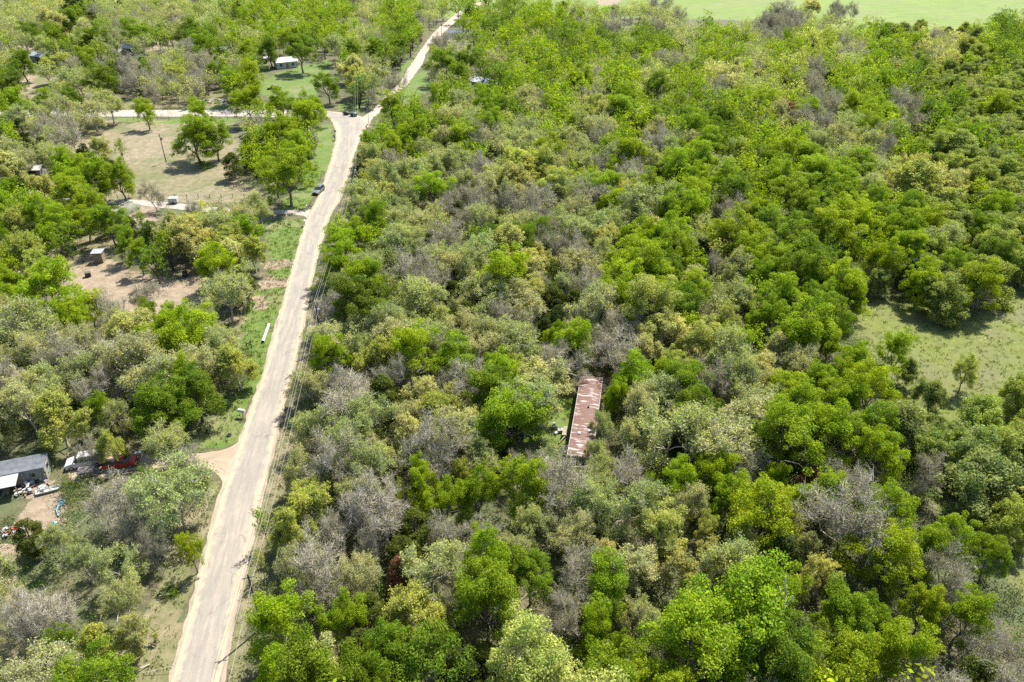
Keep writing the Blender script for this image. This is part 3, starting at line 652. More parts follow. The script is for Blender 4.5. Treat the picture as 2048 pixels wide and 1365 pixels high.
# the second, greener field tree kinds in the far field fill
HOUSE_CLEAR = []      # filled by the builders' footprints: (x, y, radius)
def clear(px, py, r): HOUSE_CLEAR.append((*G(px, py), r))
for a in [(1148, 860, 2.4), (1160, 820, 2.6), (1168, 780, 2.8), (1182, 764, 3.2), (1186, 790, 2.6), (1176, 815, 2.6), (1172, 838, 2.2), (1143, 890, 2.3), (1140, 905, 2.0), (1110, 860, 3), (1095, 875, 2.0), (40, 935, 6), (15, 965, 5), (80, 935, 4), (170, 925, 6), (245, 925, 5), (200, 925, 5), (95, 985, 3), (60, 1010, 5), (80, 1050, 4), (110, 1030, 3), (637, 385, 9), (572, 128, 14), (548, 175, 10), (600, 165, 16), (630, 140, 14), (560, 190, 8),
          (965, 165, 7), (205, 515, 5), (150, 560, 5), (375, 556, 3.5), (180, 553, 3), (262, 420, 6), (347, 405, 3), (570, 205, 3), (60, 345, 4), (240, 108, 10), (262, 104, 8), (130, 110, 8), (85, 118, 8), (895, 66, 7), (235, 180, 7), (440, 105, 6), (60, 165, 10), (430, 203, 7), (325, 95, 8), (840, 150, 8)]: clear(*a)

NX, NY = np.array([t['x'] for t in TREES]), np.array([t['y'] for t in TREES])
cells = {}
def near_ok(x, y, r):
    ci, cj = int(x // 10), int(y // 10)
    for a in (-1, 0, 1):
        for b in (-1, 0, 1):
            for (x2, y2, r2) in cells.get((ci + a, cj + b), ()):
                if (x - x2) ** 2 + (y - y2) ** 2 < ((r + r2) * 0.5) ** 2: return False
    return True
def put(x, y, r): cells.setdefault((int(x // 10), int(y // 10)), []).append((x, y, r))
for t in TREES: put(t['x'], t['y'], min(t['R'] * 1.65, 10))
# crowns must leave open what the photograph shows open: for each tree, the ground that its crown hides from above
GX, GY = np.arange(-330, 391, 1.5), np.arange(30, 640, 1.5)
gx, gy = np.meshgrid(GX, GY)
KEEP = np.zeros(gx.shape, np.float32)
for i_, p_ in enumerate(ROADPOLY):
    KEEP = np.maximum(KEEP, inpoly(gx, gy, p_) * (1.0, 1.0, 1.0, 0.7, 0.7, 0.7, 0.5)[i_])
for p_ in AREAS['grass'] : KEEP = np.maximum(KEEP, inpoly(gx, gy, p_) * 0.75)
for p_ in AREAS['lot'] + AREAS['meadow']: KEEP = np.maximum(KEEP, inpoly(gx, gy, p_) * 0.6)
for p_ in AREAS['dirt']: KEEP = np.maximum(KEEP, inpoly(gx, gy, p_) * 0.3)
for a_, b_, r_ in HOUSE_CLEAR: KEEP = np.maximum(KEEP, ((gx - a_) ** 2 + (gy - b_) ** 2 < r_ * r_) * 0.85)
def hides(x, y, rr, ch):
    Hh = KINDS[MESH_OF.get(ch, ch)][0]['H'] * (0.42 + 0.58 * rr / KINDS[MESH_OF.get(ch, ch)][0]['R']); n = 0; s_ = 0.0
    for fz in (0.5, 0.75, 0.97):
        for fx in (-0.75, 0, 0.75):
            if fz > 0.9 and fx: fx *= 0.5
            a_, b_ = G(*[float(q) for q in proj(x + fx * rr, y, Hh * fz)[:2]])
            i_, j_ = int((b_ - 30) / 1.5), int((a_ + 330) / 1.5)
            n += 1
            if 0 <= i_ < KEEP.shape[0] and 0 <= j_ < KEEP.shape[1]: s_ = s_ + float(KEEP[i_, j_])
    return s_ > 0 and R.random() < min(1.0, s_ * 0.75)
# candidates, near ones first
n_c = 60000
cy = 34 + 520 * NR.random(n_c) ** 0.85; half = 0.74 * (cy + 35)
cx = (NR.random(n_c) * 2 - 1) * half
order = np.argsort(NR.random(n_c))
offroad = np.ones(n_c, bool)
for p in ROADPOLY:
    for dx, dy in ((0, 0), (2.4, 0), (-2.4, 0), (0, 2.4), (0, -2.4)): offroad &= ~inpoly(cx + dx, cy + dy, p)
openg = area(cx, cy, 'grass') | area(cx, cy, 'field'); opend = area(cx, cy, 'dirt')
openm = area(cx, cy, 'meadow'); openl = area(cx, cy, 'lot')
SPACING = {'G': 5.4, 'M': 5.2, 'L': 4.8, 'Y': 5.3, 'T': 4.8, 'D': 4.9, 'J': 3.8, 'W': 5.0}
for i in order:
    x, y = float(cx[i]), float(cy[i])
    if not offroad[i] or openg[i] or openl[i]: continue
    if any((x - a) ** 2 + (y - b) ** 2 < r * r for a, b, r in HOUSE_CLEAR): continue
    px, py, zc = proj(x, y, 6.5)
    if py > 1540 or px < -130 or px > 2180: continue
    ch = cell(px + R.gauss(0, 12), py + R.gauss(0, 8))
    if ch == '.': continue
    sp = 1.0
    if ch.islower():
        sp = 1.75; ch = ch.upper()
    if opend[i]: sp = max(sp, 1.6)
    if openm[i] and not (ch == 'W' and py > 730): continue
    q = R.random()
    if q < 0.10: ch = {'G': 'M', 'M': 'G', 'T': 'D', 'D': 'T', 'Y': 'T', 'W': 'G', 'J': 'T', 'L': 'G', 'R': 'T'}[ch]
    elif q < 0.20: ch = R.choice('GTJ')
    elif q < 0.27 and ch in 'YT': ch = R.choice('GD')
    if ch == 'R': ch = 'D'
    rr = R.choice((R.uniform(2.0, 3.4), R.uniform(2.6, 4.0), R.uniform(3.2, 5.0)))
    if ch == 'J': rr = R.uniform(1.5, 2.9)
    far = 1.0 + max(0.0, (y - 220) / 700)
    s = SPACING[ch] * sp * (0.55 + 0.45 * rr / 4.0) * far
    if not near_ok(x, y, s * 0.93): continue
    if not (ch == 'W' and openm[i]) and hides(x, y, rr, ch): continue
    put(x, y, s * 0.93); add_tree(x, y, ch, rr * 1.2)
# ------------------------------------------------------------------ materials of the built things
def rust_roof():
    m, nt, out = mat('rusty_roof')
    co = nd(nt, 'ShaderNodeTexCoord').outputs['Object']
    mp = nd(nt, 'ShaderNodeMapping'); mp.inputs['Scale'].default_value = (0.55, 3.2, 1); nt.links.new(co, mp.inputs['Vector'])
    st = noise(nt, 0.75, 6, 0.68, mp.outputs[0], 0.4); md_ = noise(nt, 0.5, 4, 0.6, co); fi = noise(nt, 7, 4, 0.7, co)
    rust = ramp(nt, fi, [(0.3, (0.075, 0.034, 0.024)), (0.6, (0.12, 0.058, 0.040)), (0.8, (0.19, 0.105, 0.075))])
    c = mixc(nt, ramp(nt, mth(nt, 'ADD', mth(nt, 'MULTIPLY', st, 0.8), mth(nt, 'MULTIPLY', md_, 0.3)), [(0.585, 0.0), (0.645, 1.0)]), rust, (0.36, 0.33, 0.30))
    sx = nd(nt, 'ShaderNodeSeparateXYZ'); nt.links.new(co, sx.inputs[0])
    edge = mth(nt, 'ADD', mth(nt, 'ABSOLUTE', sx.outputs[0]), mth(nt, 'MULTIPLY', mth(nt, 'SUBTRACT', md_, 0.5), 0.25))
    c = mixc(nt, ramp(nt, edge, [(0.0, 0.0), (1.0, 0.0)]), c, (0.6, 0.57, 0.52))
    bsdf(nt, out, c, 0.75, bump=st, bstr=0.2); return m
def corrugated(name, c1, c2, rust=0.0):
    m, nt, out = mat(name)
    co = nd(nt, 'ShaderNodeTexCoord').outputs['Object']
    w = nd(nt, 'ShaderNodeTexWave'); w.inputs['Scale'].default_value = 2.6; w.bands_direction = 'X'; nt.links.new(co, w.inputs['Vector'])
    n = noise(nt, 1.1, 6, 0.65, co); c = ramp(nt, n, [(0.3, c1), (0.7, c2)])
    if rust: c = mixc(nt, ramp(nt, noise(nt, 0.9, 5, 0.7, co), [(0.55, 0.0), (0.7, rust)]), c, (0.22, 0.10, 0.06))
    bsdf(nt, out, c, 0.55, 0.25, bump=w.outputs[0], bstr=0.5, bdist=0.04); return m
RUSTROOF = rust_roof()
TRIM_P = simple('pale_trim', (0.34, 0.32, 0.29), 0.6); WALL_P = simple('faded_siding', (0.24, 0.235, 0.21), 0.7); WALL_W = simple('white_wall', (0.42, 0.41, 0.39), 0.6, var=0.12)
WALL_G = simple('grey_wall', (0.16, 0.165, 0.17), 0.7); METAL_G = corrugated('grey_metal_roof', (0.055, 0.065, 0.08), (0.135, 0.145, 0.155), 0.25)
METAL_W = corrugated('pale_metal_roof', (0.28, 0.27, 0.25), (0.40, 0.385, 0.36), 0.3); METAL_S = corrugated('silver_roof', (0.18, 0.195, 0.21), (0.34, 0.35, 0.36)); DARKROOF = simple('dark_roof', (0.05, 0.06, 0.09), 0.7)
def glass():
    m, nt, out = mat('dark_glass'); p = bsdf(nt, out, (0.02, 0.03, 0.035), 0.08); return m
GLASS = glass(); WOOD = bark_mat('old_wood', (0.12, 0.09, 0.06), (0.30, 0.24, 0.17)); WOOD_P = bark_mat('pale_wood', (0.17, 0.15, 0.10), (0.28, 0.25, 0.19)); POLEM = bark_mat('pole_wood', (0.045, 0.038, 0.032), (0.11, 0.092, 0.075))
BLACK = simple('black_plastic', (0.02, 0.02, 0.022), 0.5); WHITE = simple('white_plastic', (0.40, 0.40, 0.38), 0.45, var=0.08); RUBBER = simple('rubber', (0.025, 0.025, 0.025), 0.9)
CHROME = simple('dull_metal', (0.42, 0.42, 0.42), 0.35, 0.8); STEEL = simple('grey_steel', (0.3, 0.31, 0.32), 0.5, 0.5); LAMPG = simple('lamp_glass', (0.6, 0.6, 0.56), 0.2); TAIL = simple('tail_lamp', (0.3, 0.02, 0.02), 0.3)
def paint(name, c, metal=0.2): return simple(name, c, 0.32, metal, 0.1, 1.5)
WIRE = simple('wire', (0.30, 0.29, 0.27), 0.6, 0.3, 0.05); BLUETARP = simple('turquoise_tarp', (0.14, 0.27, 0.30), 0.55, 0, 0.3, 2.5); BROWNP = simple('brown_panel', (0.20, 0.15, 0.13), 0.7)

# ------------------------------------------------------------------ buildings
def opening(t, kind, x, y, z, w, h, rz=0.0):
    """window or door standing 3 cm proud of a wall at (x, y), its width along the local axis given by rz"""
    M = Matrix.Rotation(rz, 4, 'Z')
    f = MB().box((x, y, z), (w + 0.14, 0.05, h + 0.14), rz).build(kind, [TRIM_P], t)
    off = M @ Vector((0, -0.03, 0))
    MB().box((x + off.x, y + off.y, z), (w, 0.04, h), rz).build('pane' if kind == 'window' else 'door_leaf', [GLASS if kind == 'window' else BROWNP], f)
    if kind == 'door':
        o2 = M @ Vector((w * 0.38, -0.07, 0)); MB().box((x + o2.x, y + o2.y, z), (0.05, 0.05, 0.14), rz).build('handle', [CHROME], f)
def gable_house(name, loc, rz, W, L, hw, hr, roofm, wallm, label, cat, over=0.35, chim=False, wins=True, dark_door=False):
    t = empty(name, (*loc, 0), rz, label, cat); x, y = W / 2, L / 2
    m = MB(); vs = [(-x, -y, -0.2), (x, -y, -0.2), (x, y, -0.2), (-x, y, -0.2), (-x, -y, hw), (x, -y, hw), (x, y, hw), (-x, y, hw), (-x, 0, hw + hr), (x, 0, hw + hr)]
    m.add(vs, [(0, 1, 5, 4), (2, 3, 7, 6), (1, 2, 6, 9, 5), (3, 0, 4, 8, 7), (0, 3, 2, 1)]); m.build('wall', [wallm], t)
    sl = hr / y; a, b = x + over, y + over; zz = hw - over * sl; th = 0.10
    m = MB()
    for s in (-1, 1):
        m.add([(-a, 0, hw + hr + 0.03), (a, 0, hw + hr + 0.03), (a, s * b, zz + 0.03), (-a, s * b, zz + 0.03), (-a, 0, hw + hr + th + 0.03), (a, 0, hw + hr + th + 0.03), (a, s * b, zz + th + 0.03), (-a, s * b, zz + th + 0.03)],
              [(0, 1, 2, 3), (7, 6, 5, 4), (3, 2, 6, 7), (0, 3, 7, 4), (1, 5, 6, 2)])
    r = m.build('roof', [roofm], t)
    MB().box((0, 0, hw + hr + th + 0.05), (2 * a, 0.22, 0.05)).build('ridge_cap', [roofm], r)
    if wins:
        for wx in (-x * 0.6, x * 0.55): opening(t, 'window', wx, -y - 0.02, 1.5, 1.0, 0.9)
        opening(t, 'door', 0, -y - 0.02, 1.0, 0.9, 2.0); opening(t, 'window', x + 0.02, 0, 1.5, 0.9, 0.9, math.pi / 2)
    if dark_door: MB().box((x * 0.3, -y - 0.01, hw * 0.45), (W * 0.4, 0.06, hw * 0.85)).build('door', [BLACK], t)
    if chim: MB().box((x * 0.4, y * 0.4, hw + hr * 0.6 + 0.5), (0.45, 0.45, 1.1)).build('chimney', [WALL_P], t)
    return t
def mobile_home():
    ang = -math.atan2(3.5, 19.7); t = empty('mobile_home', (11.5, 92.1, 0), ang, 'long derelict mobile home with rust-streaked white metal roof deep in the trees', 'mobile home')
    W, L, H = 3.6, 20.2, 3.0
    m = MB(); n = 40      # side walls of vertical panels
    m.box((0, 0, H / 2 + 0.25), (W - 0.16, L - 0.16, H - 0.5)); m.build('wall', [WALL_P], t)
    for s in (-1, 1):
        m = MB()
        for i in range(24): m.box((s * (W / 2 - 0.07), -L / 2 + 0.5 + i * 0.835, H / 2 + 0.25), (0.03, 0.07, H - 0.55))
        m.build('siding', [TRIM_P], t)
    m = MB(); na, nb = 6, 44; vs, fs = [], []
    for j in range(nb + 1):
        for i in range(na + 1):
            u = i / na * 2 - 1; v = j / nb * 2 - 1
            vs.append((u * W / 2, v * L / 2, H + 0.28 - 0.16 * abs(u) ** 1.6 + 0.02 * math.sin(j * 2.4 + i) + (0.018 if j % 4 == 0 else 0)))
    for j in range(nb):
        for i in range(na): k = j * (na + 1) + i; fs.append((k, k + 1, k + na + 2, k + na + 1))
    m.add(vs, fs); r = m.build('roof', [RUSTROOF], t, smooth=True)
    m = MB()
    for s in (-1, 1): m.box((s * (W / 2 + 0.02), 0, H + 0.08), (0.05, L + 0.06, 0.17)); m.box((0, s * (L / 2 + 0.02), H + 0.10), (W - 0.02, 0.05, 0.22))
    m.build('edge_trim', [TRIM_P], r)
    MB().tube([(0.2, 1.6, H + 0.2), (0.2, 1.6, H + 0.62)], 0.14, 10).build('vent_pipe', [BLACK], r)
    MB().box((-0.6, -5.0, H + 0.34), (0.5, 0.5, 0.16), taper=0.8).build('roof_hatch', [STEEL], r)
    for y in (-8, -5.2, -0.5, 3.5, 7.6): opening(t, 'window', -W / 2 + 0.05, y, 1.8, 1.0, 0.8, -math.pi / 2)
    for y in (-7, -2, 4, 8): opening(t, 'window', W / 2 - 0.05, y, 1.8, 1.0, 0.8, math.pi / 2)
    opening(t, 'door', -W / 2 + 0.05, -3.0, 1.5, 0.85, 1.95, -math.pi / 2); opening(t, 'window', 0, -L / 2 + 0.05, 1.9, 1.4, 0.8)
    m = MB()
    for y in np.linspace(-L / 2 + 0.6, L / 2 - 0.6, 9):
        for s in (-1.2, 1.2): MB().box((s, float(y), 0.2), (0.4, 0.4, 0.6)).build('block_pier', [WALL_G], t)
mobile_home()
def pt(px, py, z=0.0): x, y = G(px, py, z); return (x, y)
# porch step, boards and cast-off boxes beside it
x, y = pt(1129, 868); t = empty('porch_step', (x, y, 0), -0.18, 'weathered pale wooden porch landing against the mobile home', 'steps')
m = MB()
for i in range(7): m.box((0, -0.95 + i * 0.31, 0.62), (0.62, 0.28, 0.05))
m.build('deck', [WOOD_P], t)
for a in (-0.25, 0.25):
    for b in (-0.9, 0.9): MB().box((a, b, 0.25), (0.09, 0.09, 0.7)).build('leg', [WOOD], t)
for i, (px, py, sx, sy, sz, rz, lab, nm, cat, mm) in enumerate([
    (1122, 864, 0.95, 0.6, 0.45, 0.1, 'white chest-like box lying on grass nearest the porch landing', 'appliance_box', 'box', WHITE),
    (1109, 857, 0.5, 0.45, 0.4, 0.5, 'small white bin beside the mobile home clearing, the middle cast-off', 'waste_bin', 'bin', WHITE),
    (1112, 868, 0.55, 0.4, 0.25, 0.9, 'low yellowish-white basin in the grass of the mobile home clearing', 'plastic_basin', 'basin', WHITE),
    (1108, 850, 0.35, 0.3, 0.3, 0.2, 'tiny pale bucket farthest behind in the mobile home clearing', 'bucket', 'bucket', WHITE),
    (1083, 855, 0.8, 0.55, 0.4, 0.0, 'pale crate at the left edge of the mobile home clearing', 'storage_crate', 'crate', WHITE)]):
    x, y = pt(px, py); t = empty(nm, (x, y, 0), rz, lab, cat)
    MB().box((0, 0, sz / 2), (sx, sy, sz), taper=1.06).build('body', [mm], t, bevel=0.03)
    MB().box((0, 0, sz + 0.03), (sx * 1.1, sy * 1.1, 0.05), taper=0.95).build('lid', [TRIM_P], t)
    MB().tube([(-sx * 0.2, -sy * 0.56, sz * 0.6), (-sx * 0.2, -sy * 0.66, sz * 0.75), (sx * 0.2, -sy * 0.66, sz * 0.75), (sx * 0.2, -sy * 0.56, sz * 0.6)], 0.02, 5).build('handle', [BLACK], t)
x, y = pt(1122, 884); tag(MB().tube([(0, 0, 0.12), (0.7, 0.9, 0.35), (1.3, 1.7, 0.5)], [0.12, 0.1, 0.06], 8).build('fallen_log', [WOOD_P], loc=(x - 0.4, y - 0.5, 0)), 'short pale log propped beside the derelict mobile home', 'log')

# grey metal-roofed trailer house at the left, and its lean-to
x, y = pt(36, 927, 2.6); a = math.radians(19); t = empty('trailer_house', (x - 1.6, y - 0.9, 0), a, 'grey single-wide house with streaked metal roof behind the parked white van', 'house')
MB().box((0, 0, 1.15), (10.4, 3.2, 2.5)).build('wall', [WALL_G], t)
MB().box((5.22, 0, 1.15), (0.05, 3.1, 2.45)).build('sunlit_end_wall', [WALL_P], t)  # paler panel over the grey wall: sunlight on this end put into the colour
r = MB().box((0, 0.45, 2.50), (10.8, 2.7, 0.10), rot=Matrix.Rotation(math.radians(-3), 4, 'X')).build('roof', [METAL_G], t)
MB().box((0, -1.22, 2.52), (10.8, 0.9, 0.08), rot=Matrix.Rotation(math.radians(9), 4, 'X')).build('eave_panel', [METAL_G], r)
for wx in (-2.5, 0.4, 3.6): opening(t, 'window', wx, -1.63, 1.5, 0.9, 0.8)
opening(t, 'door', 2.0, -1.63, 1.0, 0.85, 1.95); opening(t, 'window', 5.27, 0, 1.6, 0.8, 0.7, math.pi / 2)
x, y = pt(8, 964, 2.2); t = empty('lean_to', (x - 0.6, y, 0), a, 'open lean-to with whitish corrugated roof in front of the grey house', 'shelter')
MB().box((0, 0, 2.25), (4.4, 3.0, 0.07), rot=Matrix.Rotation(math.radians(5), 4, 'X')).build('roof', [METAL_W], t)
for sx in (-2.0, 2.0):
    for sy in (-1.3, 1.3): MB().box((sx, sy, 1.05), (0.1, 0.1, 2.25)).build('post', [WOOD], t)

gable_house('farmhouse', pt(572, 134), math.radians(28), 9.0, 6.5, 2.7, 1.3, METAL_W, WALL_W, 'pale farmhouse with low tin roof at the edge of the green lawn', 'house')
gable_house('garden_shed', pt(522, 126), math.radians(10), 6.0, 3.0, 2.2, 0.5, METAL_W, WALL_P, 'low white-roofed shed left of the farmhouse among the trees', 'shed', wins=False, dark_door=True)
gable_house('metal_shed', pt(967, 176), math.radians(-32), 7.5, 6.0, 2.7, 1.3, METAL_S, WALL_G, 'lone shed with pale silvery roof sunk in green trees right of the gravel track', 'shed', dark_door=True, wins=False)
gable_house('track_house', pt(918, 76), math.radians(5), 11.5, 5.0, 2.8, 0.9, DARKROOF, WALL_W, 'dark-roofed white house beside the far end of the gravel track', 'house')
gable_house('barn', pt(236, 118), math.radians(-22), 7.5, 5.0, 3.0, 1.3, METAL_W, BROWNP, 'barn with pinkish-white tin roof, left of a matching pair', 'barn', dark_door=True, wins=False)
gable_house('barn', pt(265, 108), math.radians(-25), 6.5, 4.5, 3.0, 1.2, METAL_W, WALL_P, 'barn with white tin roof, right of a matching pair', 'barn', dark_door=True, wins=False)
gable_house('workshop', pt(86, 124), math.radians(-30), 9.0, 5.5, 2.9, 1.1, METAL_S, WALL_G, 'silver-roofed workshop below the strip of red dirt', 'workshop', dark_door=True, wins=False)
gable_house('tool_shed', pt(134, 112), math.radians(5), 3.6, 3.2, 2.5, 0.8, METAL_W, WALL_P, 'small pale shed with a black doorway among far trees', 'shed', dark_door=True, wins=False)
gable_house('carport_shed', pt(442, 108), math.radians(8), 6.5, 4.0, 2.4, 0.6, METAL_S, WALL_P, 'low grey-roofed shed in the grey woods behind the side road', 'shed', dark_door=True, wins=False)
gable_house('cabin', pt(62, 352), math.radians(4), 7.5, 3.6, 2.3, 0.7, METAL_W, WALL_P, 'white-roofed cabin half hidden by trees left of the bare lot', 'cabin', wins=False, dark_door=True)
x, y = pt(201, 523); t = empty('outhouse', (x, y, 0), 0.12, 'small dark wooden shed with flat grey roof on bare dirt', 'shed')
MB().box((0, 0, 1.15), (1.9, 1.8, 2.5)).build('wall', [WOOD], t); MB().box((0, 0, 2.48), (2.4, 2.3, 0.1), rot=Matrix.Rotation(0.06, 4, 'X')).build('roof', [METAL_S], t)
MB().box((-0.2, -0.93, 1.0), (0.8, 0.05, 1.8)).build('door', [BROWNP], t)
# hoop tunnel under a worn grey cover
def hoop():
    a0, b0 = pt(276, 412); a1, b1 = pt(205, 448); L = math.hypot(a1 - a0, b1 - b0); ang = math.atan2(b1 - b0, a1 - a0)
    t = empty('hoop_tunnel', ((a0 + a1) / 2, (b0 + b1) / 2, 0), ang, 'long sagging tunnel shelter under a worn grey cover below the gravel driveway', 'tunnel shelter')
    vs, fs = [], []; n, k = 24, 12
    for i in range(n + 1):
        xx = (i / n - 0.5) * L; sag = 0.78 + 0.22 * abs(math.cos(i * math.pi / 3)); rr = 1.7 if i > 4 else 0.8 + 0.22 * i
        for j in range(k + 1):
            p = math.pi * j / k; vs.append((xx, math.cos(p) * rr * 1.15, math.sin(p) * rr * sag + 0.02))
    for i in range(n):
        for j in range(k): q = i * (k + 1) + j; fs.append((q, q + 1, q + k + 2, q + k + 1))
    MB().add(vs, fs).build('cover', [simple('worn_cover', (0.14, 0.14, 0.10), 0.8, 0, 0.45, 0.7)], t, smooth=True)
    for i in range(0, n + 1, 4):
        rr = (1.7 if i > 4 else 0.8 + 0.22 * i) * 1.02; xx = (i / n - 0.5) * L
        MB().tube([(xx, math.cos(math.pi * j / 10) * rr * 1.15, math.sin(math.pi * j / 10) * rr) for j in range(11)], 0.035, 6).build('hoop', [STEEL], t)
hoop()

# ------------------------------------------------------------------ vehicles
def vehicle(name, loc, heading, body, kind, label, cat, L=4.7, W=1.85, H=1.65):
    """local +x is forward"""
    t = empty(name, (*loc, 0), heading, label, cat); h = L / 2; P = body
    if kind == 'suv': low = [(-h, 0.42), (-h, 0.95), (-h + 0.1, 1.0), (h - 1.25, 1.02), (h - 0.15, 0.86), (h, 0.72), (h, 0.38), (h - 0.3, 0.28), (-h + 0.3, 0.28)]; top = [(-h + 0.06, 1.0), (-h + 0.35, H), (h - 2.3, H), (h - 1.45, 1.02)]
    elif kind == 'pickup': low = [(-h, 0.5), (-h, 1.02), (-0.35, 1.04), (h - 1.4, 1.06), (h - 0.12, 0.95), (h, 0.8), (h, 0.42), (h - 0.3, 0.34), (-h + 0.2, 0.34)]; top = [(-0.5, 1.04), (-0.35, H), (0.75, H), (1.35, 1.06)]
    elif kind == 'van': low = [(-h, 0.42), (-h, 1.15), (h - 1.0, 1.15), (h - 0.1, 0.95), (h, 0.75), (h, 0.36), (h - 0.3, 0.28), (-h + 0.3, 0.28)]; top = [(-h + 0.03, 1.15), (-h + 0.15, H), (h - 1.9, H), (h - 1.1, 1.15)]
    else: low = [(-h, 0.5), (-h + 0.05, 0.88), (-h + 0.9, 0.92), (h - 1.4, 0.9), (h - 0.15, 0.76), (h, 0.62), (h, 0.34), (h - 0.3, 0.25), (-h + 0.3, 0.25)]; top = [(-h + 0.75, 0.92), (-h + 1.35, H), (h - 2.05, H), (h - 1.25, 0.9)]
    w = W / 2
    b = MB().prism(low, -w, w, lambda z: 0.05 if z > 0.8 or z < 0.35 else 0.0).build('body', [P], t, bevel=0.07, smooth=False)
    zt = max(z for _, z in top); zb = top[0][1]
    ins = lambda z: 0.06 + 0.20 * (z - zb) / (zt - zb)
    MB().prism(top, -w, w, ins).build('cabin_glass', [GLASS], t, bevel=0.04)
    x0, x1 = top[1][0], top[2][0]
    MB().box(((x0 + x1) / 2, 0, zt + 0.012), (x1 - x0 + 0.12, W - 0.46, 0.06), taper=0.94).build('roof', [P], t, bevel=0.02)
    for s in (-1, 1):      # pillars between the side windows
        for xx in np.linspace(x0 + 0.1, x1 - 0.1, 3 if kind != 'pickup' else 2):
            MB().tube([(xx, s * (w - 0.045), zb), (xx, s * (w - 0.245), zt)], 0.045, 6).build('pillar', [P], t)
    for sx in (-1, 1):
        for sy in (-1, 1):
            cx_, cy_ = sx * (h - 0.85), sy * (w - 0.10)
            wh = MB().tube([(cx_, cy_ - 0.11, 0.34), (cx_, cy_ + 0.11, 0.34)], 0.34, 16).build('wheel', [RUBBER], t)
            MB().tube([(cx_, cy_ + sy * 0.112, 0.34), (cx_, cy_ + sy * 0.125, 0.34)], 0.20, 12).build('rim', [CHROME], wh)
    for sy in (-1, 1):
        MB().box((h - 0.02, sy * (w - 0.28), 0.72), (0.08, 0.36, 0.16)).build('headlight', [LAMPG], t)
        MB().box((-h + 0.01, sy * (w - 0.2), 0.80), (0.07, 0.22, 0.22)).build('tail_light', [TAIL], t)
        MB().box((x1 + 0.45, sy * (w + 0.07), zb + 0.06), (0.14, 0.18, 0.13)).build('mirror', [P], t)
    MB().box((h + 0.03, 0, 0.45), (0.12, W - 0.2, 0.2)).build('front_bumper', [BLACK], t); MB().box((-h - 0.03, 0, 0.48), (0.12, W - 0.2, 0.2)).build('rear_bumper', [BLACK], t)
    MB().box((h - 0.01, 0, 0.70), (0.06, W - 1.0, 0.14)).build('grille', [BLACK], t)
    if kind == 'pickup': MB().box((-h / 2 - 0.35, 0, 1.045), (h - 0.55, W - 0.35, 0.04)).build('bed', [BLACK], t)
    return t
vehicle('sport_utility_car', pt(637.5, 385), math.radians(-103), paint('silver_paint', (0.20, 0.21, 0.225), 0.5), 'suv', 'silver car with dark windows parked on the verge beside the road', 'car')
vehicle('passenger_van', pt(172, 929), math.radians(196), paint('white_paint', (0.46, 0.46, 0.45), 0.0), 'van', 'white van parked on the dirt drive beside the grey house', 'van', L=5.1, W=1.95, H=1.95)
vehicle('pickup_truck', pt(243, 932), math.radians(14), paint('red_paint', (0.30, 0.02, 0.02), 0.1), 'pickup', 'bright red pickup on the tan dirt drive under budding oaks', 'pickup truck', L=4.6, W=1.8, H=1.6)
vehicle('sedan', pt(549, 178), math.radians(194), paint('mauve_paint', (0.22, 0.16, 0.175), 0.2), 'sedan', 'dull mauve old sedan parked alone on the green lawn', 'car', L=5.2, W=1.9, H=1.35)
vehicle('hatchback', pt(239, 186), math.radians(170), paint('blue_paint', (0.10, 0.17, 0.27), 0.3), 'sedan', 'blue-grey car shaded under grey trees behind the side road', 'car', L=4.2, W=1.75, H=1.45)
x, y = pt(176, 952); t = empty('utility_trailer', (x, y, 0), 0.22, 'small brown-topped box trailer in front of the white van', 'trailer')
MB().box((0, 0, 0.75), (2.1, 1.3, 0.8)).build('box_body', [BROWNP], t, bevel=0.03); MB().box((0, 0, 1.18), (2.2, 1.4, 0.06)).build('lid', [simple('dusty_top', (0.27, 0.21, 0.20), 0.8)], t)
MB().tube([(1.05, 0, 0.42), (2.0, 0, 0.40)], 0.05, 6).build('drawbar', [STEEL], t)
for s in (-1, 1): MB().tube([(0, s * 0.68, 0.3), (0, s * 0.84, 0.3)], 0.3, 14).build('wheel', [RUBBER], t)
# flat white boat on the yard
x, y = pt(98, 983); t = empty('rowing_boat', (x, y, 0), 0.42, 'white flat-bottomed boat heaped with oddments near the grey house', 'boat')
hull = [(-1.6, -0.5), (1.2, -0.5), (1.9, 0.0), (1.2, 0.5), (-1.6, 0.5)]
m = MB(); k = 5
m.add([(a, b, 0.42) for a, b in hull] + [(a * 0.92, b * 0.72, 0.05) for a, b in hull] + [(a * 0.95, b * 0.9, 0.42) for a, b in hull] + [(a * 0.88, b * 0.65, 0.14) for a, b in hull],
      [(i, (i + 1) % k, k + (i + 1) % k, k + i) for i in range(k)] + [tuple(range(k, 2 * k))] + [(2 * k + (i + 1) % k, 2 * k + i, 3 * k + i, 3 * k + (i + 1) % k) for i in range(k)] + [tuple(range(3 * k, 4 * k))] + [(i, 2 * k + i, 2 * k + (i + 1) % k, (i + 1) % k) for i in range(k)])
m.build('hull', [WHITE], t)
for xx in (-0.9, 0.3): MB().box((xx, 0, 0.38), (0.25, 0.86, 0.04)).build('bench', [WOOD_P], t)
tag(MB().box((x - 0.6, y - 0.25, 0.62), (0.5, 0.4, 0.4), 0.6, taper=0.9).build('storage_tub', [WHITE], bevel=0.03), 'whitish tub resting in the flat white boat', 'tub')
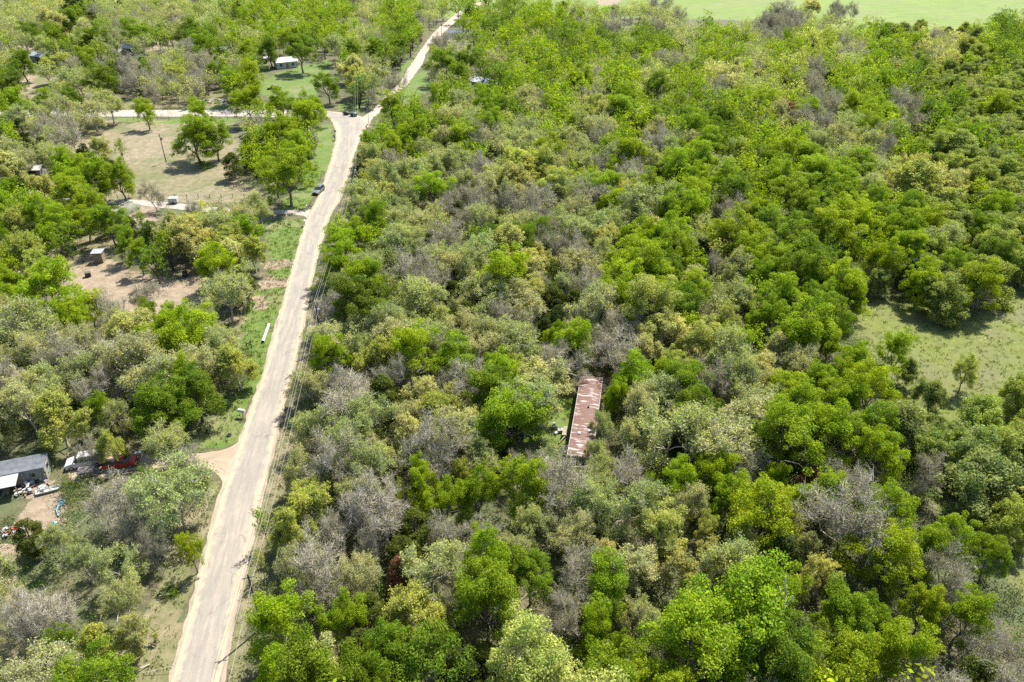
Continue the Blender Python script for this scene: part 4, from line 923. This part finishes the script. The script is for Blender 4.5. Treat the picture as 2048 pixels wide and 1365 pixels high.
# yard scrap
def scrap(px, py, r_, n, label, name='scrap_heap', cols=None, seed=0):
    rg = random.Random(seed); x, y = pt(px, py); m = MB(); mats_ = cols or [WALL_G, BLACK, BROWNP, METAL_S, WOOD, WHITE]
    for i in range(n):
        a = rg.uniform(0, 6.28); d = r_ * math.sqrt(rg.random()); hh = (1 - d / r_) * 0.5
        m.box((math.cos(a) * d * 1.3, math.sin(a) * d * 0.8, 0.15 + hh * rg.random() * 1.6), (rg.uniform(0.15, 1.0), rg.uniform(0.1, 0.6), rg.uniform(0.03, 0.4)),
              mi=rg.randrange(len(mats_)), rot=Matrix.Rotation(rg.uniform(0, 3), 4, 'Z') @ Matrix.Rotation(rg.uniform(-0.5, 0.5), 4, 'X'))
    return tag(m.build(name, mats_, loc=(x, y, 0)), label, 'scrap', kind='stuff')
scrap(54, 976, 2.4, 60, 'dark jumble of boards, sheets and junk in front of the grey house', seed=1)
scrap(22, 1066, 1.3, 24, 'reddish scraps and stones on bare ground by the dark round juniper', cols=[TAIL, BROWNP, WHITE, WOOD], seed=2)
scrap(426, 204, 4.0, 60, 'scattered pale rubbish under trees behind the side road', cols=[WHITE, METAL_S, BLACK, METAL_S], seed=3)
scrap(282, 470, 2.2, 30, 'pale junk and boards between trees below the tunnel shelter', cols=[WHITE, WOOD_P, BLACK, METAL_S], seed=4)
scrap(250, 444, 1.8, 22, 'pale sheets and boards lying below the tunnel shelter', cols=[WHITE, WOOD_P, METAL_S], seed=5)
def tarp(p0, p1, w, label, seed):
    (a0, b0), (a1, b1) = pt(*p0), pt(*p1); rg = random.Random(seed); n, k = 26, 7; vs, fs = [], []
    for i in range(n + 1):
        t_ = i / n; wd = w * (0.6 + 0.4 * math.sin(t_ * 5 + seed)) ; cx_ = a0 + (a1 - a0) * t_ + math.sin(t_ * 6 + seed) * 0.25; cy_ = b0 + (b1 - b0) * t_
        for j in range(k + 1): vs.append((cx_ + (j / k - 0.5) * wd, cy_ + rg.uniform(-0.08, 0.08), 0.06 + rg.uniform(0, 0.28) * math.sin(math.pi * j / k)))
    for i in range(n):
        for j in range(k): q = i * (k + 1) + j; fs.append((q, q + 1, q + k + 2, q + k + 1))
    o = MB().add(vs, fs).build('tarpaulin', [BLUETARP], smooth=True); s_ = o.modifiers.new('thick', 'SOLIDIFY'); s_.thickness = 0.02
    tag(o, label, 'tarp', 'crumpled tarps in the yard')
tarp((121, 1000), (115, 1034), 0.9, 'crumpled turquoise tarp strip, the one nearer the boat', 1)
tarp((107, 1044), (103, 1082), 0.75, 'crumpled turquoise tarp strip beside the dark round juniper', 2)
# white culvert pipe on the verge
def pipe():
    a0, b0 = pt(538, 652); a1, b1 = pt(526, 686); t = empty('culvert_pipe', ((a0 + a1) / 2, (b0 + b1) / 2, 0), 0, 'long white plastic pipe lying on the grass verge left of the road', 'pipe')
    d = Vector((a0 - a1, b0 - b1, 0)) / 2; n = 20; r_ = 0.27; m = MB(); L = d.length; u = d.normalized(); s = Vector((-u.y, u.x, 0))
    vs, fs = [], []
    for e, rr in ((-1, r_), (1, r_), (1, r_ * 0.88), (-1, r_ * 0.88)):
        for i in range(n): a = 2 * math.pi * i / n; vs.append(tuple(u * (L * e) + s * math.cos(a) * rr + Vector((0, 0, r_ + math.sin(a) * rr))))
    for q in range(4):
        for i in range(n): fs.append((q * n + i, q * n + (i + 1) % n, ((q + 1) % 4) * n + (i + 1) % n, ((q + 1) % 4) * n + i))
    m.add(vs, fs).build('tube', [WHITE], t)
    MB().tube([tuple(u * (L * 0.93) + Vector((0, 0, r_))), tuple(u * L * 0.999 + Vector((0, 0, r_)))], r_ + 0.03, 20, cap=False).build('collar', [WHITE], t)
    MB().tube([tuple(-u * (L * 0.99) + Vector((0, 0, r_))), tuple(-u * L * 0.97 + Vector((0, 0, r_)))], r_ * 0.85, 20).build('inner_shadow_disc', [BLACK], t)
pipe()

# ------------------------------------------------------------------ power line, lamp, mailboxes, posts
def base_of_top(px, py, h): return G(px, py, h)
def power_pole(x, y, h, label, transformer=False, arm=True, rz=0.25, r_=0.14, grp='wooden power poles'):
    t = empty('power_pole', (x, y, 0), rz, label, 'power pole', grp)
    MB().tube([(0, 0, -0.2), (0, 0, h)], [r_, r_ * 0.68], 10).build('mast', [POLEM], t)
    MB().tube([(0, 0, h), (0, 0, h + 0.22)], [0.04, 0.05], 8).build('insulator', [WHITE], t)
    if arm:
        ar = MB().box((0, 0, h - 0.55), (1.3, 0.09, 0.11)).build('cross_arm', [POLEM], t)
        for s in (-0.58, 0.58): MB().tube([(s, 0, h - 0.5), (s, 0, h - 0.3)], 0.045, 8).build('insulator', [WHITE], ar)
    if transformer:
        MB().tube([(0.36, 0, h - 1.9), (0.36, 0, h - 1.0)], 0.24, 14).build('transformer', [STEEL], t)
    return (x, y, h)
PH = 9.1
P1 = power_pole(*base_of_top(495, 1149, PH), PH, 'nearest roadside power pole, beside the great green tree', rz=0.28)
P2 = power_pole(*base_of_top(631, 609, PH), PH, 'roadside power pole midway up the road, with grey transformer', True, rz=0.28)
P3 = power_pole(*base_of_top(706.5, 333, PH), PH, 'roadside power pole opposite the parked silver car', True, rz=0.2)
PL = power_pole(*base_of_top(318, 268, 8.6), 8.6, 'lone power pole with small transformer standing in the bare lot', True, False)
PJ = power_pole(*base_of_top(712, 158, 10.5), 10.5, 'power pole just beyond the grass triangle at the junction')
PK = power_pole(*base_of_top(882, 44, 8.0), 8.0, 'far power pole beside the gravel track', True)
PM = power_pole(*base_of_top(760, 166, 4.6), 4.6, 'short power pole in grass left of the gravel track', arm=False)
PW = power_pole(*base_of_top(395.5, 160, 8.0), 8.0, 'power pole with white lamp-like can behind the side road', True, False)
def wire(a, b, oa, ob, sag, r_=0.014):
    A = Vector((a[0] + oa[0], a[1] + oa[1], a[2] + oa[2])); B = Vector((b[0] + ob[0], b[1] + ob[1], b[2] + ob[2])); n = 22
    return [tuple(A.lerp(B, i / n) - Vector((0, 0, sag * 4 * (i / n) * (1 - i / n)))) for i in range(n + 1)], r_
# pole before the nearest one stands below the picture, so its span is built too
d = Vector((P1[0] - P2[0], P1[1] - P2[1])); P0 = (P1[0] + d.x * 0.95 - 0.5, P1[1] + d.y * 0.95, PH)
power_pole(P0[0], P0[1], PH, 'roadside power pole next to the road, nearest the camera')
for lab, o in (('upper overhead wire strung between the roadside poles', (0, 0, 0.2)), ('left overhead wire on the roadside cross arms', (-0.56, -0.15, -0.3)), ('right overhead wire on the roadside cross arms', (0.56, 0.15, -0.3))):
    m = MB()
    for a, b in ((P0, P1), (P1, P2), (P2, P3), (P3, PJ)): pts, r_ = wire(a, b, o, o, 1.0); m.tube(pts, r_, 5)
    w_ = m.build('overhead_wire', [WIRE]); tag(w_, lab, 'wire', 'overhead wires along the road')
m = MB(); pts, _ = wire(PL, P3, (0, 0, -0.2), (0, 0, -0.8), 1.2); m.tube(pts, 0.012, 5); tag(m.build('service_wire', [WIRE]), 'single wire from the lot pole to the roadside line', 'wire')
# street lamp at the junction
x, y = base_of_top(734.5, 215, 6.5); t = empty('street_lamp', (x, y, 0), math.radians(170), 'slim grey street lamp at the right corner of the junction', 'street lamp')
MB().tube([(0, 0, -0.1), (0, 0, 6.3)], [0.11, 0.07], 10).build('pole', [STEEL], t); MB().tube([(0, 0, 6.2), (0.5, 0, 6.55), (0.9, 0, 6.6)], 0.035, 8).build('arm', [STEEL], t)
hd = MB().box((1.05, 0, 6.58), (0.6, 0.3, 0.16), taper=0.7).build('lamp_head', [WHITE], t, bevel=0.03); MB().box((1.05, 0, 6.48), (0.4, 0.2, 0.04)).build('lens', [LAMPG], hd)
def mailbox(px, py, c, label, s=1.0, rz=0.2):
    x, y = pt(px, py); t = empty('mailbox', (x, y, 0), rz, label, 'mailbox', 'roadside mailboxes')
    MB().box((0, 0, 0.5), (0.1, 0.1, 1.1)).build('post', [WOOD], t)
    poly = [(-0.14 * s, 1.05), (0.14 * s, 1.05), (0.14 * s, 1.25)] + [(0.14 * s * math.cos(a), 1.25 + 0.14 * s * math.sin(a)) for a in np.linspace(0.3, math.pi - 0.3, 6)] + [(-0.14 * s, 1.25)]
    m = MB().prism(poly, -0.3 * s, 0.3 * s).build('box', [c], t); MB().box((0.16 * s, 0.1, 1.3), (0.02, 0.05, 0.2)).build('flag', [TAIL], m)
mailbox(486, 834, WHITE, 'white mailbox on a post at the grass edge above the dirt drive', 2.0, 1.35)
mailbox(610, 452, WHITE, 'white mailbox just below the pale driveway mouth', 1.6)
mailbox(614, 421, WHITE, 'small white mailbox just above the pale driveway mouth', 1.3)
mailbox(671, 270, BLACK, 'black mailbox left of the road below the junction, farther of two', 1.8)
mailbox(670, 281, BLACK, 'black mailbox left of the road below the junction, nearer of two', 1.8)
# dumped bags, tyre, barrel, dark crate
for (px, py, s, lab, nm) in ((693, 230, 1.15, 'dark bag of rubbish dumped at the junction, left of two', 'rubbish_bag'), (708, 233, 1.35, 'dark bag of rubbish dumped at the junction, right of two', 'rubbish_bag')):
    x, y = pt(px, py); rg = random.Random(px); me = MB(); n, k = 9, 12; vs, fs = [], []
    for i in range(n + 1):
        for j in range(k):
            a, b = math.pi * i / n, 2 * math.pi * j / k; rr = s * (0.8 + 0.2 * rg.random())
            vs.append((math.sin(a) * math.cos(b) * rr * 1.2, math.sin(a) * math.sin(b) * rr * 0.8, s * 0.55 + math.cos(a) * rr * 0.6))
    for i in range(n):
        for j in range(k): fs.append((i * k + j, i * k + (j + 1) % k, (i + 1) * k + (j + 1) % k, (i + 1) * k + j))
    tag(me.add(vs, fs).build(nm, [BLACK if s < 1.2 else simple('teal_dark', (0.03, 0.06, 0.07), 0.5)], loc=(x, y, 0), smooth=True), lab, 'rubbish bag', 'dumped bags')
def torus(r1, r2, n=18, k=8):
    vs = [((r1 + r2 * math.cos(b)) * math.cos(a), (r1 + r2 * math.cos(b)) * math.sin(a), r2 + r2 * math.sin(b)) for a in np.linspace(0, 2 * math.pi, n, endpoint=False) for b in np.linspace(0, 2 * math.pi, k, endpoint=False)]
    return vs, [(i * k + j, ((i + 1) % n) * k + j, ((i + 1) % n) * k + (j + 1) % k, i * k + (j + 1) % k) for i in range(n) for j in range(k)]
x, y = pt(458.5, 871); tag(MB().add(*torus(0.28, 0.11)).build('old_tyre', [RUBBER], loc=(x, y, 0), smooth=True), 'old black tyre lying in the grass above the dirt drive', 'tyre')
x, y = pt(177, 553); t = empty('wooden_crate', (x, y, 0), 0.4, 'black-stained crate on bare dirt below the small grey shed', 'crate')
MB().box((0, 0, 0.45), (1.1, 0.9, 0.9)).build('box', [BLACK], t, bevel=0.03); MB().box((0, 0, 0.93), (1.2, 1.0, 0.06)).build('lid', [POLEM], t)
x, y = pt(371, 552); t = empty('oil_drum', (x, y, 0), 0, 'dark round drum between trees on the bare dirt', 'drum')
MB().tube([(0, 0, 0), (0, 0, 1.1)], 0.55, 18).build('drum_body', [BLACK], t); MB().tube([(0, 0, 0.5), (0, 0, 0.56)], 0.58, 18).build('hoop', [STEEL], t)
x, y = pt(348, 407); t = empty('cargo_box', (x, y, 0), 0.05, 'white box trailer beside the pale gravel driveway', 'trailer')
MB().box((0, 0, 1.0), (2.3, 1.4, 1.2)).build('box_body', [WHITE], t, bevel=0.04)
for s in (-1, 1): MB().tube([(0, s * 0.7, 0.3), (0, s * 0.88, 0.3)], 0.3, 14).build('wheel', [RUBBER], t)
MB().tube([(1.1, 0, 0.45), (2.0, 0, 0.45)], 0.05, 6).build('drawbar', [STEEL], t)
x, y = pt(278, 911); t = empty('water_cooler', (x, y, 0), 0.2, 'small white chest beside the nose of the red pickup', 'chest'); MB().box((0, 0, 0.3), (0.9, 0.5, 0.55)).build('box', [WHITE], t, bevel=0.03); MB().box((0, 0, 0.6), (0.95, 0.55, 0.07)).build('lid', [WHITE], t)
# gate posts near the verge, fence along the lot, posts by the side road
def posts(name, pxs, label, h=1.3, r_=0.07, wires=3, cat='fence', rail=False):
    P = [pt(*p) for p in pxs]; t = empty(name, (*P[0], 0), 0, label, cat); o = Vector((*P[0], 0))
    for a, b in P: MB().tube([(a - o.x, b - o.y, -0.1), (a - o.x, b - o.y, h)], r_, 7).build('post', [POLEM], t)
    for k in range(wires):
        z = h * (0.35 + 0.28 * k); m = MB().tube([(a - o.x, b - o.y, z) for a, b in P], 0.05 if rail else 0.012, 5).build('rail' if rail else 'wire', [POLEM if rail else WIRE], t)
posts('gate_post', [(484, 696), (494.5, 698), (503, 694)], 'dark wooden gate posts in grass left of the white pipe', 1.5, 0.10, 1, 'gate', True)
posts('wire_fence', [(190 + 23 * i, 399 - 0.2 * i) for i in range(15)], 'post and wire fence along the lower side of the bare lot', 1.25)
posts('wire_fence', [(268 + 23.5 * i, 240) for i in range(9)], 'post and wire fence just below the pale side road', 1.25)
posts('wire_fence', [(690, 222), (700, 217), (712, 214), (722, 210)], 'short fence of stout posts beyond the junction triangle', 1.5, 0.12, 1)
# dead snag, fallen trunks
def snag():
    x, y = G(1537, 1318, 2.0); t = empty('dead_snag', (x, y, 0), 0, 'white dead snag with broken limbs standing among the green trees', 'dead tree')
    MB().tube([(0, 0, 0), (0.1, 0.1, 3.5), (0.35, 0.2, 6.2), (0.25, 0.3, 9.3), (0.0, 0.3, 12.2)], [0.30, 0.26, 0.22, 0.17, 0.10], 8).build('trunk', [BARK_GREY], t, smooth=True)
    for p in ([(0.0, 0.3, 12.2), (-0.35, 0.35, 13.6), (-0.5, 0.4, 14.8)], [(0.1, 0.3, 10.6), (-0.6, 0.1, 12.2), (-1.0, 0.1, 13.6)], [(0.25, 0.3, 9.3), (-0.6, 0.1, 10.2), (-1.1, 0.0, 10.7)], [(0.2, 0.3, 10.4), (0.65, 0.2, 11.3), (0.7, 0.2, 12.1)]):
        MB().tube(p, [0.12, 0.09, 0.05], 7).build('limb', [BARK_PALE], t, smooth=True)
snag()
for (p0, p1, r_, lab) in (((125, 722), (165, 765), 0.32, 'thick pale fallen trunk lying left of the roadside oaks'), ((100, 670), (128, 715), 0.16, 'slim pale fallen trunk with forked limb left of the roadside oaks'), ((320, 1198), (350, 1188), 0.12, 'grey fallen log beside the small green shrub'), ((255, 1352), (300, 1330), 0.08, 'thin fallen pole on dry ground at the lower left')):
    (a0, b0), (a1, b1) = pt(*p0), pt(*p1); t = empty('fallen_tree', (a0, b0, 0), 0, lab, 'fallen tree', 'fallen trunks')
    d = Vector((a1 - a0, b1 - b0, 0)); MB().tube([(0, 0, r_ + 0.4), tuple(d * 0.5 + Vector((0.2, 0, r_ + 0.25))), tuple(d + Vector((0, 0, r_)))], [r_ * 0.5, r_ * 0.8, r_], 8).build('stem', [BARK_PALE], t, smooth=True)
    for k in (0.15, 0.35, 0.5): MB().tube([tuple(d * k + Vector((0, 0, r_ + 0.3))), tuple(d * (k - 0.2) + Vector((0.9 * (1 if k != 0.35 else -1), 0.5, r_ + 0.9)))], [r_ * 0.4, r_ * 0.12], 6).build('branch', [BARK_PALE], t)
# ------------------------------------------------------------------ trees as objects, labelled by what they stand beside
LANDMARKS = [(1168, 830, 'the rusty-roofed mobile home'), (1820, 650, 'the tiny bush in the meadow'), (1533, 1290, 'the white dead snag'), (802, 1150, 'the broad rust-brown juniper'),
 (1620, 962, 'the orange-brown juniper'), (1856, 948, 'the grey leafless tree by the meadow'), (1572, 230, 'the dark red juniper'), (1560, 22, 'the bare field oak'), (965, 162, 'the pale-roofed shed'),
 (735, 228, 'the junction street lamp'), (637, 377, 'the parked silver car'), (710, 472, 'the roadside tree by the wires'), (633, 650, 'the middle roadside power pole'), (500, 1200, 'the nearest power pole'),
 (533, 668, 'the white pipe'), (600, 428, 'the pale driveway mouth'), (245, 925, 'the red pickup'), (40, 930, 'the grey metal-roofed house'), (82, 1225, 'the big white leafless tree'),
 (322, 300, 'the pole in the bare lot'), (395, 265, 'the big round tree in the lot'), (572, 125, 'the house on the lawn'), (548, 172, 'the maroon car'), (880, 62, 'the gravel track'),
 (240, 105, 'the pale barn roofs'), (100, 115, 'the grey roof by the red dirt'), (205, 515, 'the small grey shed'), (200, 298, 'the lone pale lime tree'), (1832, 372, 'the huge golden-tan oak'),
 (470, 725, 'the big yellow-olive roadside oak'), (1340, 1130, 'the wide golden-tan oak'), (1402, 682, 'the large pale lime tree'), (1775, 1108, 'the broad lime-green dome tree'),
 (1628, 163, 'the slim red juniper'), (1935, 738, 'the yellow-green bush tree in the meadow'), (1598, 832, 'the twin big green trees'), (1430, 945, 'the tall yellow-green tree column'),
 (832, 1222, 'the wide yellow-olive oak'), (558, 1238, 'the great green tree by the road'), (640, 1335, 'the pale tan oak at the lower edge'), (1003, 478, 'the slim lime sapling'), (350, 228, 'the side road'),
 (1215, 566, 'the pointed juniper'), (905, 590, 'the dark olive juniper mid-wood'), (1900, 70, 'the far green field edge'), (60, 1075, 'the dark round juniper'), (485, 829, 'the white roadside mailbox'), (1148, 1072, 'the pair of grey-tan oaks')]
ORD = ['', 'second ', 'third ', 'fourth ', 'fifth ', 'sixth ', 'seventh ', 'eighth ', 'ninth ', 'tenth ', 'eleventh ', 'twelfth ', 'thirteenth ', 'fourteenth ']
px_, py_, zc_ = proj([t['x'] for t in TREES], [t['y'] for t in TREES], [t['H'] * 0.6 for t in TREES])
for t, a, b, c in zip(TREES, px_, py_, zc_):
    t['px'], t['py'], t['zc'] = float(a), float(b), float(c); t['app'] = t['R'] / float(c)
byname = {}
for t in sorted(TREES, key=lambda t: -t['app'] * (1.6 if t['big'] else 1)):
    inside = -60 < t['px'] < 2108 and -30 < t['py'] < 1440
    byname.setdefault(KIND_INFO[t['k']][0], [[], []])[0 if inside else 1].append(t)
singles, rest = [], []
for nme, (ins, outs) in byname.items():
    singles += ins[:300]; rest += ins[300:] + outs
GROUPS = {}
for t in singles:
    d = [((t['px'] - a) ** 2 + (t['py'] - b) ** 2, i) for i, (a, b, _) in enumerate(LANDMARKS)]
    d.sort(); dd, i = d[0]; dd = math.sqrt(dd)
    if dd < 16 and len(d) > 1: dd, i = d[1]; dd = math.sqrt(dd)
    a, b, nm = LANDMARKS[i]; dx, dy = t['px'] - a, (t['py'] - b) * 1.3
    side = ('right of ' if dx > 0 else 'left of ') if abs(dx) > abs(dy) else ('in front of ' if dy > 0 else 'behind ')
    t['lm'] = side + nm; t['d'] = dd
    GROUPS.setdefault((KIND_INFO[t['k']][2], t['tn'], t['lm']), []).append(t)
for (noun, tn, lm), ts in GROUPS.items():
    ts.sort(key=lambda t: t['d'])
    for n, t in enumerate(ts):
        if n < len(ORD):
            t['label'] = f"{tn} {noun}, {ORD[n]}nearest {'one ' if False else ''}{lm}" if n == 0 else f"{tn} {noun}, {ORD[n]}nearest {lm}"
        else: t['label'] = f"{tn} {noun} farther off {lm}"
SHARED = {'leafy_tree': 'leafy trees of the wood', 'budding_oak': 'budding oaks of the wood', 'bare_tree': 'leafless trees of the wood', 'juniper_tree': 'junipers of the wood', 'thicket_tree': 'thicket trees round the meadow', 'shrub': 'shrubs in the clearings'}
for t in singles:
    L_ = MESH_OF.get(t['k'], t['k']); vs = KINDS[L_]
    if L_ == 'T' or L_ == 'Y': pass
    v = vs[R.randrange(len(vs))]
    nm, cat, noun = KIND_INFO[t['k']]
    e = empty(nm, (t['x'], t['y'], -0.05), R.uniform(0, 6.283), t['label'], cat, SHARED[nm])
    sx = t['R'] / v['R']; sz = t['H'] / v['H']
    e.scale = (sx * R.uniform(0.92, 1.08), sx * R.uniform(0.92, 1.08), sz)
    for part, me in (('trunk', v['trunk']), ('crown', v['crown'])):
        o = bpy.data.objects.new(part, me); COL.objects.link(o); o.parent = e
        o.color = (*t['c'], 1)
# the far and unseen rest of the wood as one mass
def distant(rest):
    V, C, N = [], [], 0
    rg = np.random.default_rng(5)
    for t in rest:
        L_ = MESH_OF.get(t['k'], t['k']); v = KINDS[L_][R.randrange(len(KINDS[L_]))]
        L = v['L']; n = {'G': 700, 'Y': 850, 'T': 750, 'D': 150, 'J': 450, 'W': 650, 'S': 100}[L_]
        s = rg.integers(0, len(L), n); q = L[s]; c = q.mean(1, keepdims=True)
        q = c + (q - c) * {'G': 2.5, 'Y': 2.1, 'T': 2.1, 'D': 2.5, 'J': 2.6, 'W': 2.4, 'S': 2}[L_]
        col = np.tile(np.array(t['c']), (n, 1))
        bv, bf = v['TW']; nb = {'G': 40, 'Y': 260, 'T': 380, 'D': 700}.get(L_, 60)
        bq = bv[bf]; s2 = rg.integers(0, len(bq), min(nb, len(bq))); bq = bq[s2]; bc = bq.mean(1, keepdims=True); 
        w = bq - bc; bq = bc + w * 1.5
        tv, tf = v['B']; tq = tv[tf]
        cb = (0.30, 0.28, 0.24) if L_ in 'YTW' else (0.42, 0.39, 0.35) if L_ == 'D' else (0.08, 0.07, 0.055)
        q = np.concatenate([q, bq, tq]); col = np.concatenate([col, np.tile(cb, (len(bq) + len(tq), 1))])
        a = rg.uniform(0, 6.28); sx, sz = t['R'] / v['R'], t['H'] / v['H']
        M = np.array([[math.cos(a) * sx, -math.sin(a) * sx, 0], [math.sin(a) * sx, math.cos(a) * sx, 0], [0, 0, sz]])
        q = q @ M.T + np.array([t['x'], t['y'], 0])
        V.append(q.reshape(-1, 3)); C.append(np.repeat(col, 4, 0))
    V = np.concatenate(V); C = np.concatenate(C)
    me = np_mesh('distant_woods', V, np.arange(len(V)).reshape(-1, 4))
    a = me.attributes.new('tint', 'FLOAT_COLOR', 'POINT'); a.data.foreach_set('color', np.concatenate([C, np.ones((len(C), 1))], 1).astype(np.float32).ravel())
    tag(mk('distant_woods', me, LEAF_T), 'far-off mixed green and grey woodland merging into one canopy', 'woods', kind='stuff')
if rest: distant(rest)
print('TREES', len(TREES), 'single', len(singles), 'rest', len(rest), {k: len(v[0]) for k, v in byname.items()})

# ------------------------------------------------------------------ undergrowth, grass, dead sticks, meadow flowers
def scatter_mass(name, pts, cols, per, size, hgt, spread, label, cat, upright=False, asp=1.0):
    n = len(pts); rg = NR
    c = np.repeat(pts, per, 0); k = len(c); h = np.repeat(hgt * rg.uniform(0.4, 1.2, n), per)
    sp = np.repeat(spread * rg.uniform(0.6, 1.3, n), per)
    off = rg.normal(size=(k, 3)) * 0.5; P = np.stack([c[:, 0] + off[:, 0] * sp, c[:, 1] + off[:, 1] * sp, h * rg.random(k) ** 0.8], 1)
    N = rg.normal(size=(k, 3)) + (np.array([0, 0, 1.0]) if not upright else 0)
    if upright: N[:, 2] *= 0.2
    V, F = leaves(P, N, size, rg, asp)
    me = np_mesh(name, V, F)
    cc = np.repeat(np.repeat(cols, per, 0), 4, 0)
    a = me.attributes.new('tint', 'FLOAT_COLOR', 'POINT'); a.data.foreach_set('color', np.concatenate([cc, np.ones((len(cc), 1))], 1).astype(np.float32).ravel())
    return tag(mk(name, me, LEAF_T), label, cat, kind='stuff')
def rand_view(n, y0, y1):
    y = y0 + (y1 - y0) * NR.random(n) ** 0.8; x = (NR.random(n) * 2 - 1) * 0.74 * (y + 38); return x, y
def off_roads(x, y, m=0.5):
    k = np.ones(len(x), bool)
    for p in ROADPOLY:
        for dx in (-m, m): k &= ~inpoly(x + dx, y, p)
    for a, b, r in HOUSE_CLEAR: k &= (x - a) ** 2 + (y - b) ** 2 > (r * 0.7) ** 2
    return k
def pick(cols, n): return np.array(cols)[NR.integers(0, len(cols), n)] * NR.uniform(0.75, 1.25, (n, 1))
x, y = rand_view(46000, 36, 300)
px, py, _ = proj(x, y, 1.0)
ch = np.array([cell(a, b) for a, b in zip(px, py)])
k = off_roads(x, y, 1.4) & ~area(x, y, 'grass') & ~area(x, y, 'dirt') & ~area(x, y, 'lot') & ~(area(x, y, 'meadow') & (NR.random(len(x)) > 0.05)) & (ch != '.')
k &= (fbm(x, y, 18, 40, 2) + NR.normal(size=len(x)) * 0.08 > 0.42)
left = (px < 560) & (py < 700); k &= ~(left & (NR.random(len(x)) < 0.75))
x, y = x[k], y[k]
scatter_mass('undergrowth', np.stack([x, y, x * 0], 1), pick([(0.075, 0.135, 0.014), (0.11, 0.165, 0.018), (0.085, 0.11, 0.035), (0.13, 0.135, 0.055), (0.14, 0.115, 0.07), (0.05, 0.085, 0.018)], len(x)), 34, 0.12, 1.9, 1.2,
             'tangled low green and brown undergrowth between the tree trunks', 'undergrowth')
x, y = rand_view(17000, 36, 290)
px, py, _ = proj(x, y, 2.0); ch = np.array([cell(a, b) for a, b in zip(px, py)])
k = off_roads(x, y, 2.6) & ~area(x, y, 'grass') & ~area(x, y, 'dirt') & ~area(x, y, 'lot') & ~area(x, y, 'meadow') & ~area(x, y, 'dry') & (ch != '.')
k &= ~((px < 560) & (py < 700) & (NR.random(len(x)) < 0.85))
k &= (fbm(x, y, 11, 71, 2) + NR.normal(size=len(x)) * 0.06 > 0.45)
x, y = x[k], y[k]
scatter_mass('understory', np.stack([x, y, x * 0], 1), pick([(0.11, 0.15, 0.035), (0.14, 0.165, 0.06), (0.17, 0.17, 0.085), (0.09, 0.15, 0.015), (0.12, 0.15, 0.055)], len(x)), 150, 0.095, 3.4, 1.5,
             'grey-green leafy brush filling the gaps under the taller trees', 'brush')
# dead branches and brush lying about the forest floor
def sticks():
    x, y = rand_view(4500, 38, 260); k = off_roads(x, y, 1.5) & ~area(x, y, 'grass') & ~area(x, y, 'meadow') & ~area(x, y, 'lot'); x, y = x[k], y[k]
    n = len(x); a = NR.uniform(0, 6.28, n); L = NR.uniform(0.6, 3.2, n); z = NR.uniform(0.03, 0.5, n)
    p0 = np.stack([x, y, z], 1); p1 = p0 + np.stack([np.cos(a) * L, np.sin(a) * L, NR.uniform(-0.2, 0.8, n)], 1)
    V, F = tubes(np.stack([p0, p1], 1), np.stack([NR.uniform(0.02, 0.06, n), NR.uniform(0.01, 0.03, n)], 1), 3)
    tag(mk('fallen_sticks', np_mesh('fallen_sticks', V, F), BARK_PALE), 'dead grey sticks and brush littering the woodland floor', 'dead wood', kind='stuff')
sticks()
x, y = rand_view(60000, 40, 210)
g = area(x, y, 'grass', 1.5); d = area(x, y, 'dry'); k = (g | (d & (NR.random(len(x)) < 0.5)) | (area(x, y, 'meadow') & (NR.random(len(x)) < 0.35))) & off_roads(x, y, 0.25)
x, y = x[k], y[k]
gc = pick([(0.085, 0.125, 0.015), (0.065, 0.105, 0.012), (0.16, 0.145, 0.06), (0.11, 0.125, 0.03)], len(x))
scatter_mass('grass', np.stack([x, y, x * 0], 1), gc, 9, 0.085, 0.22, 0.5, 'short tufted green and straw-coloured grass of the verges', 'grass', upright=True, asp=1.8)
# pale yellow flower heads in the meadow
x, y = rand_view(26000, 60, 230); f = fbm(x, y, 14, 90, 2)
k = area(x, y, 'meadow') & (f + NR.normal(size=len(x)) * 0.05 > 0.585); x, y = x[k], y[k]
if len(x):
    scatter_mass('meadow_flowers', np.stack([x, y, x * 0], 1), pick([(0.75, 0.66, 0.32), (0.72, 0.62, 0.40)], len(x)), 3, 0.10, 0.22, 0.35, 'scattered pale yellow flower heads in the meadow grass', 'flowers')
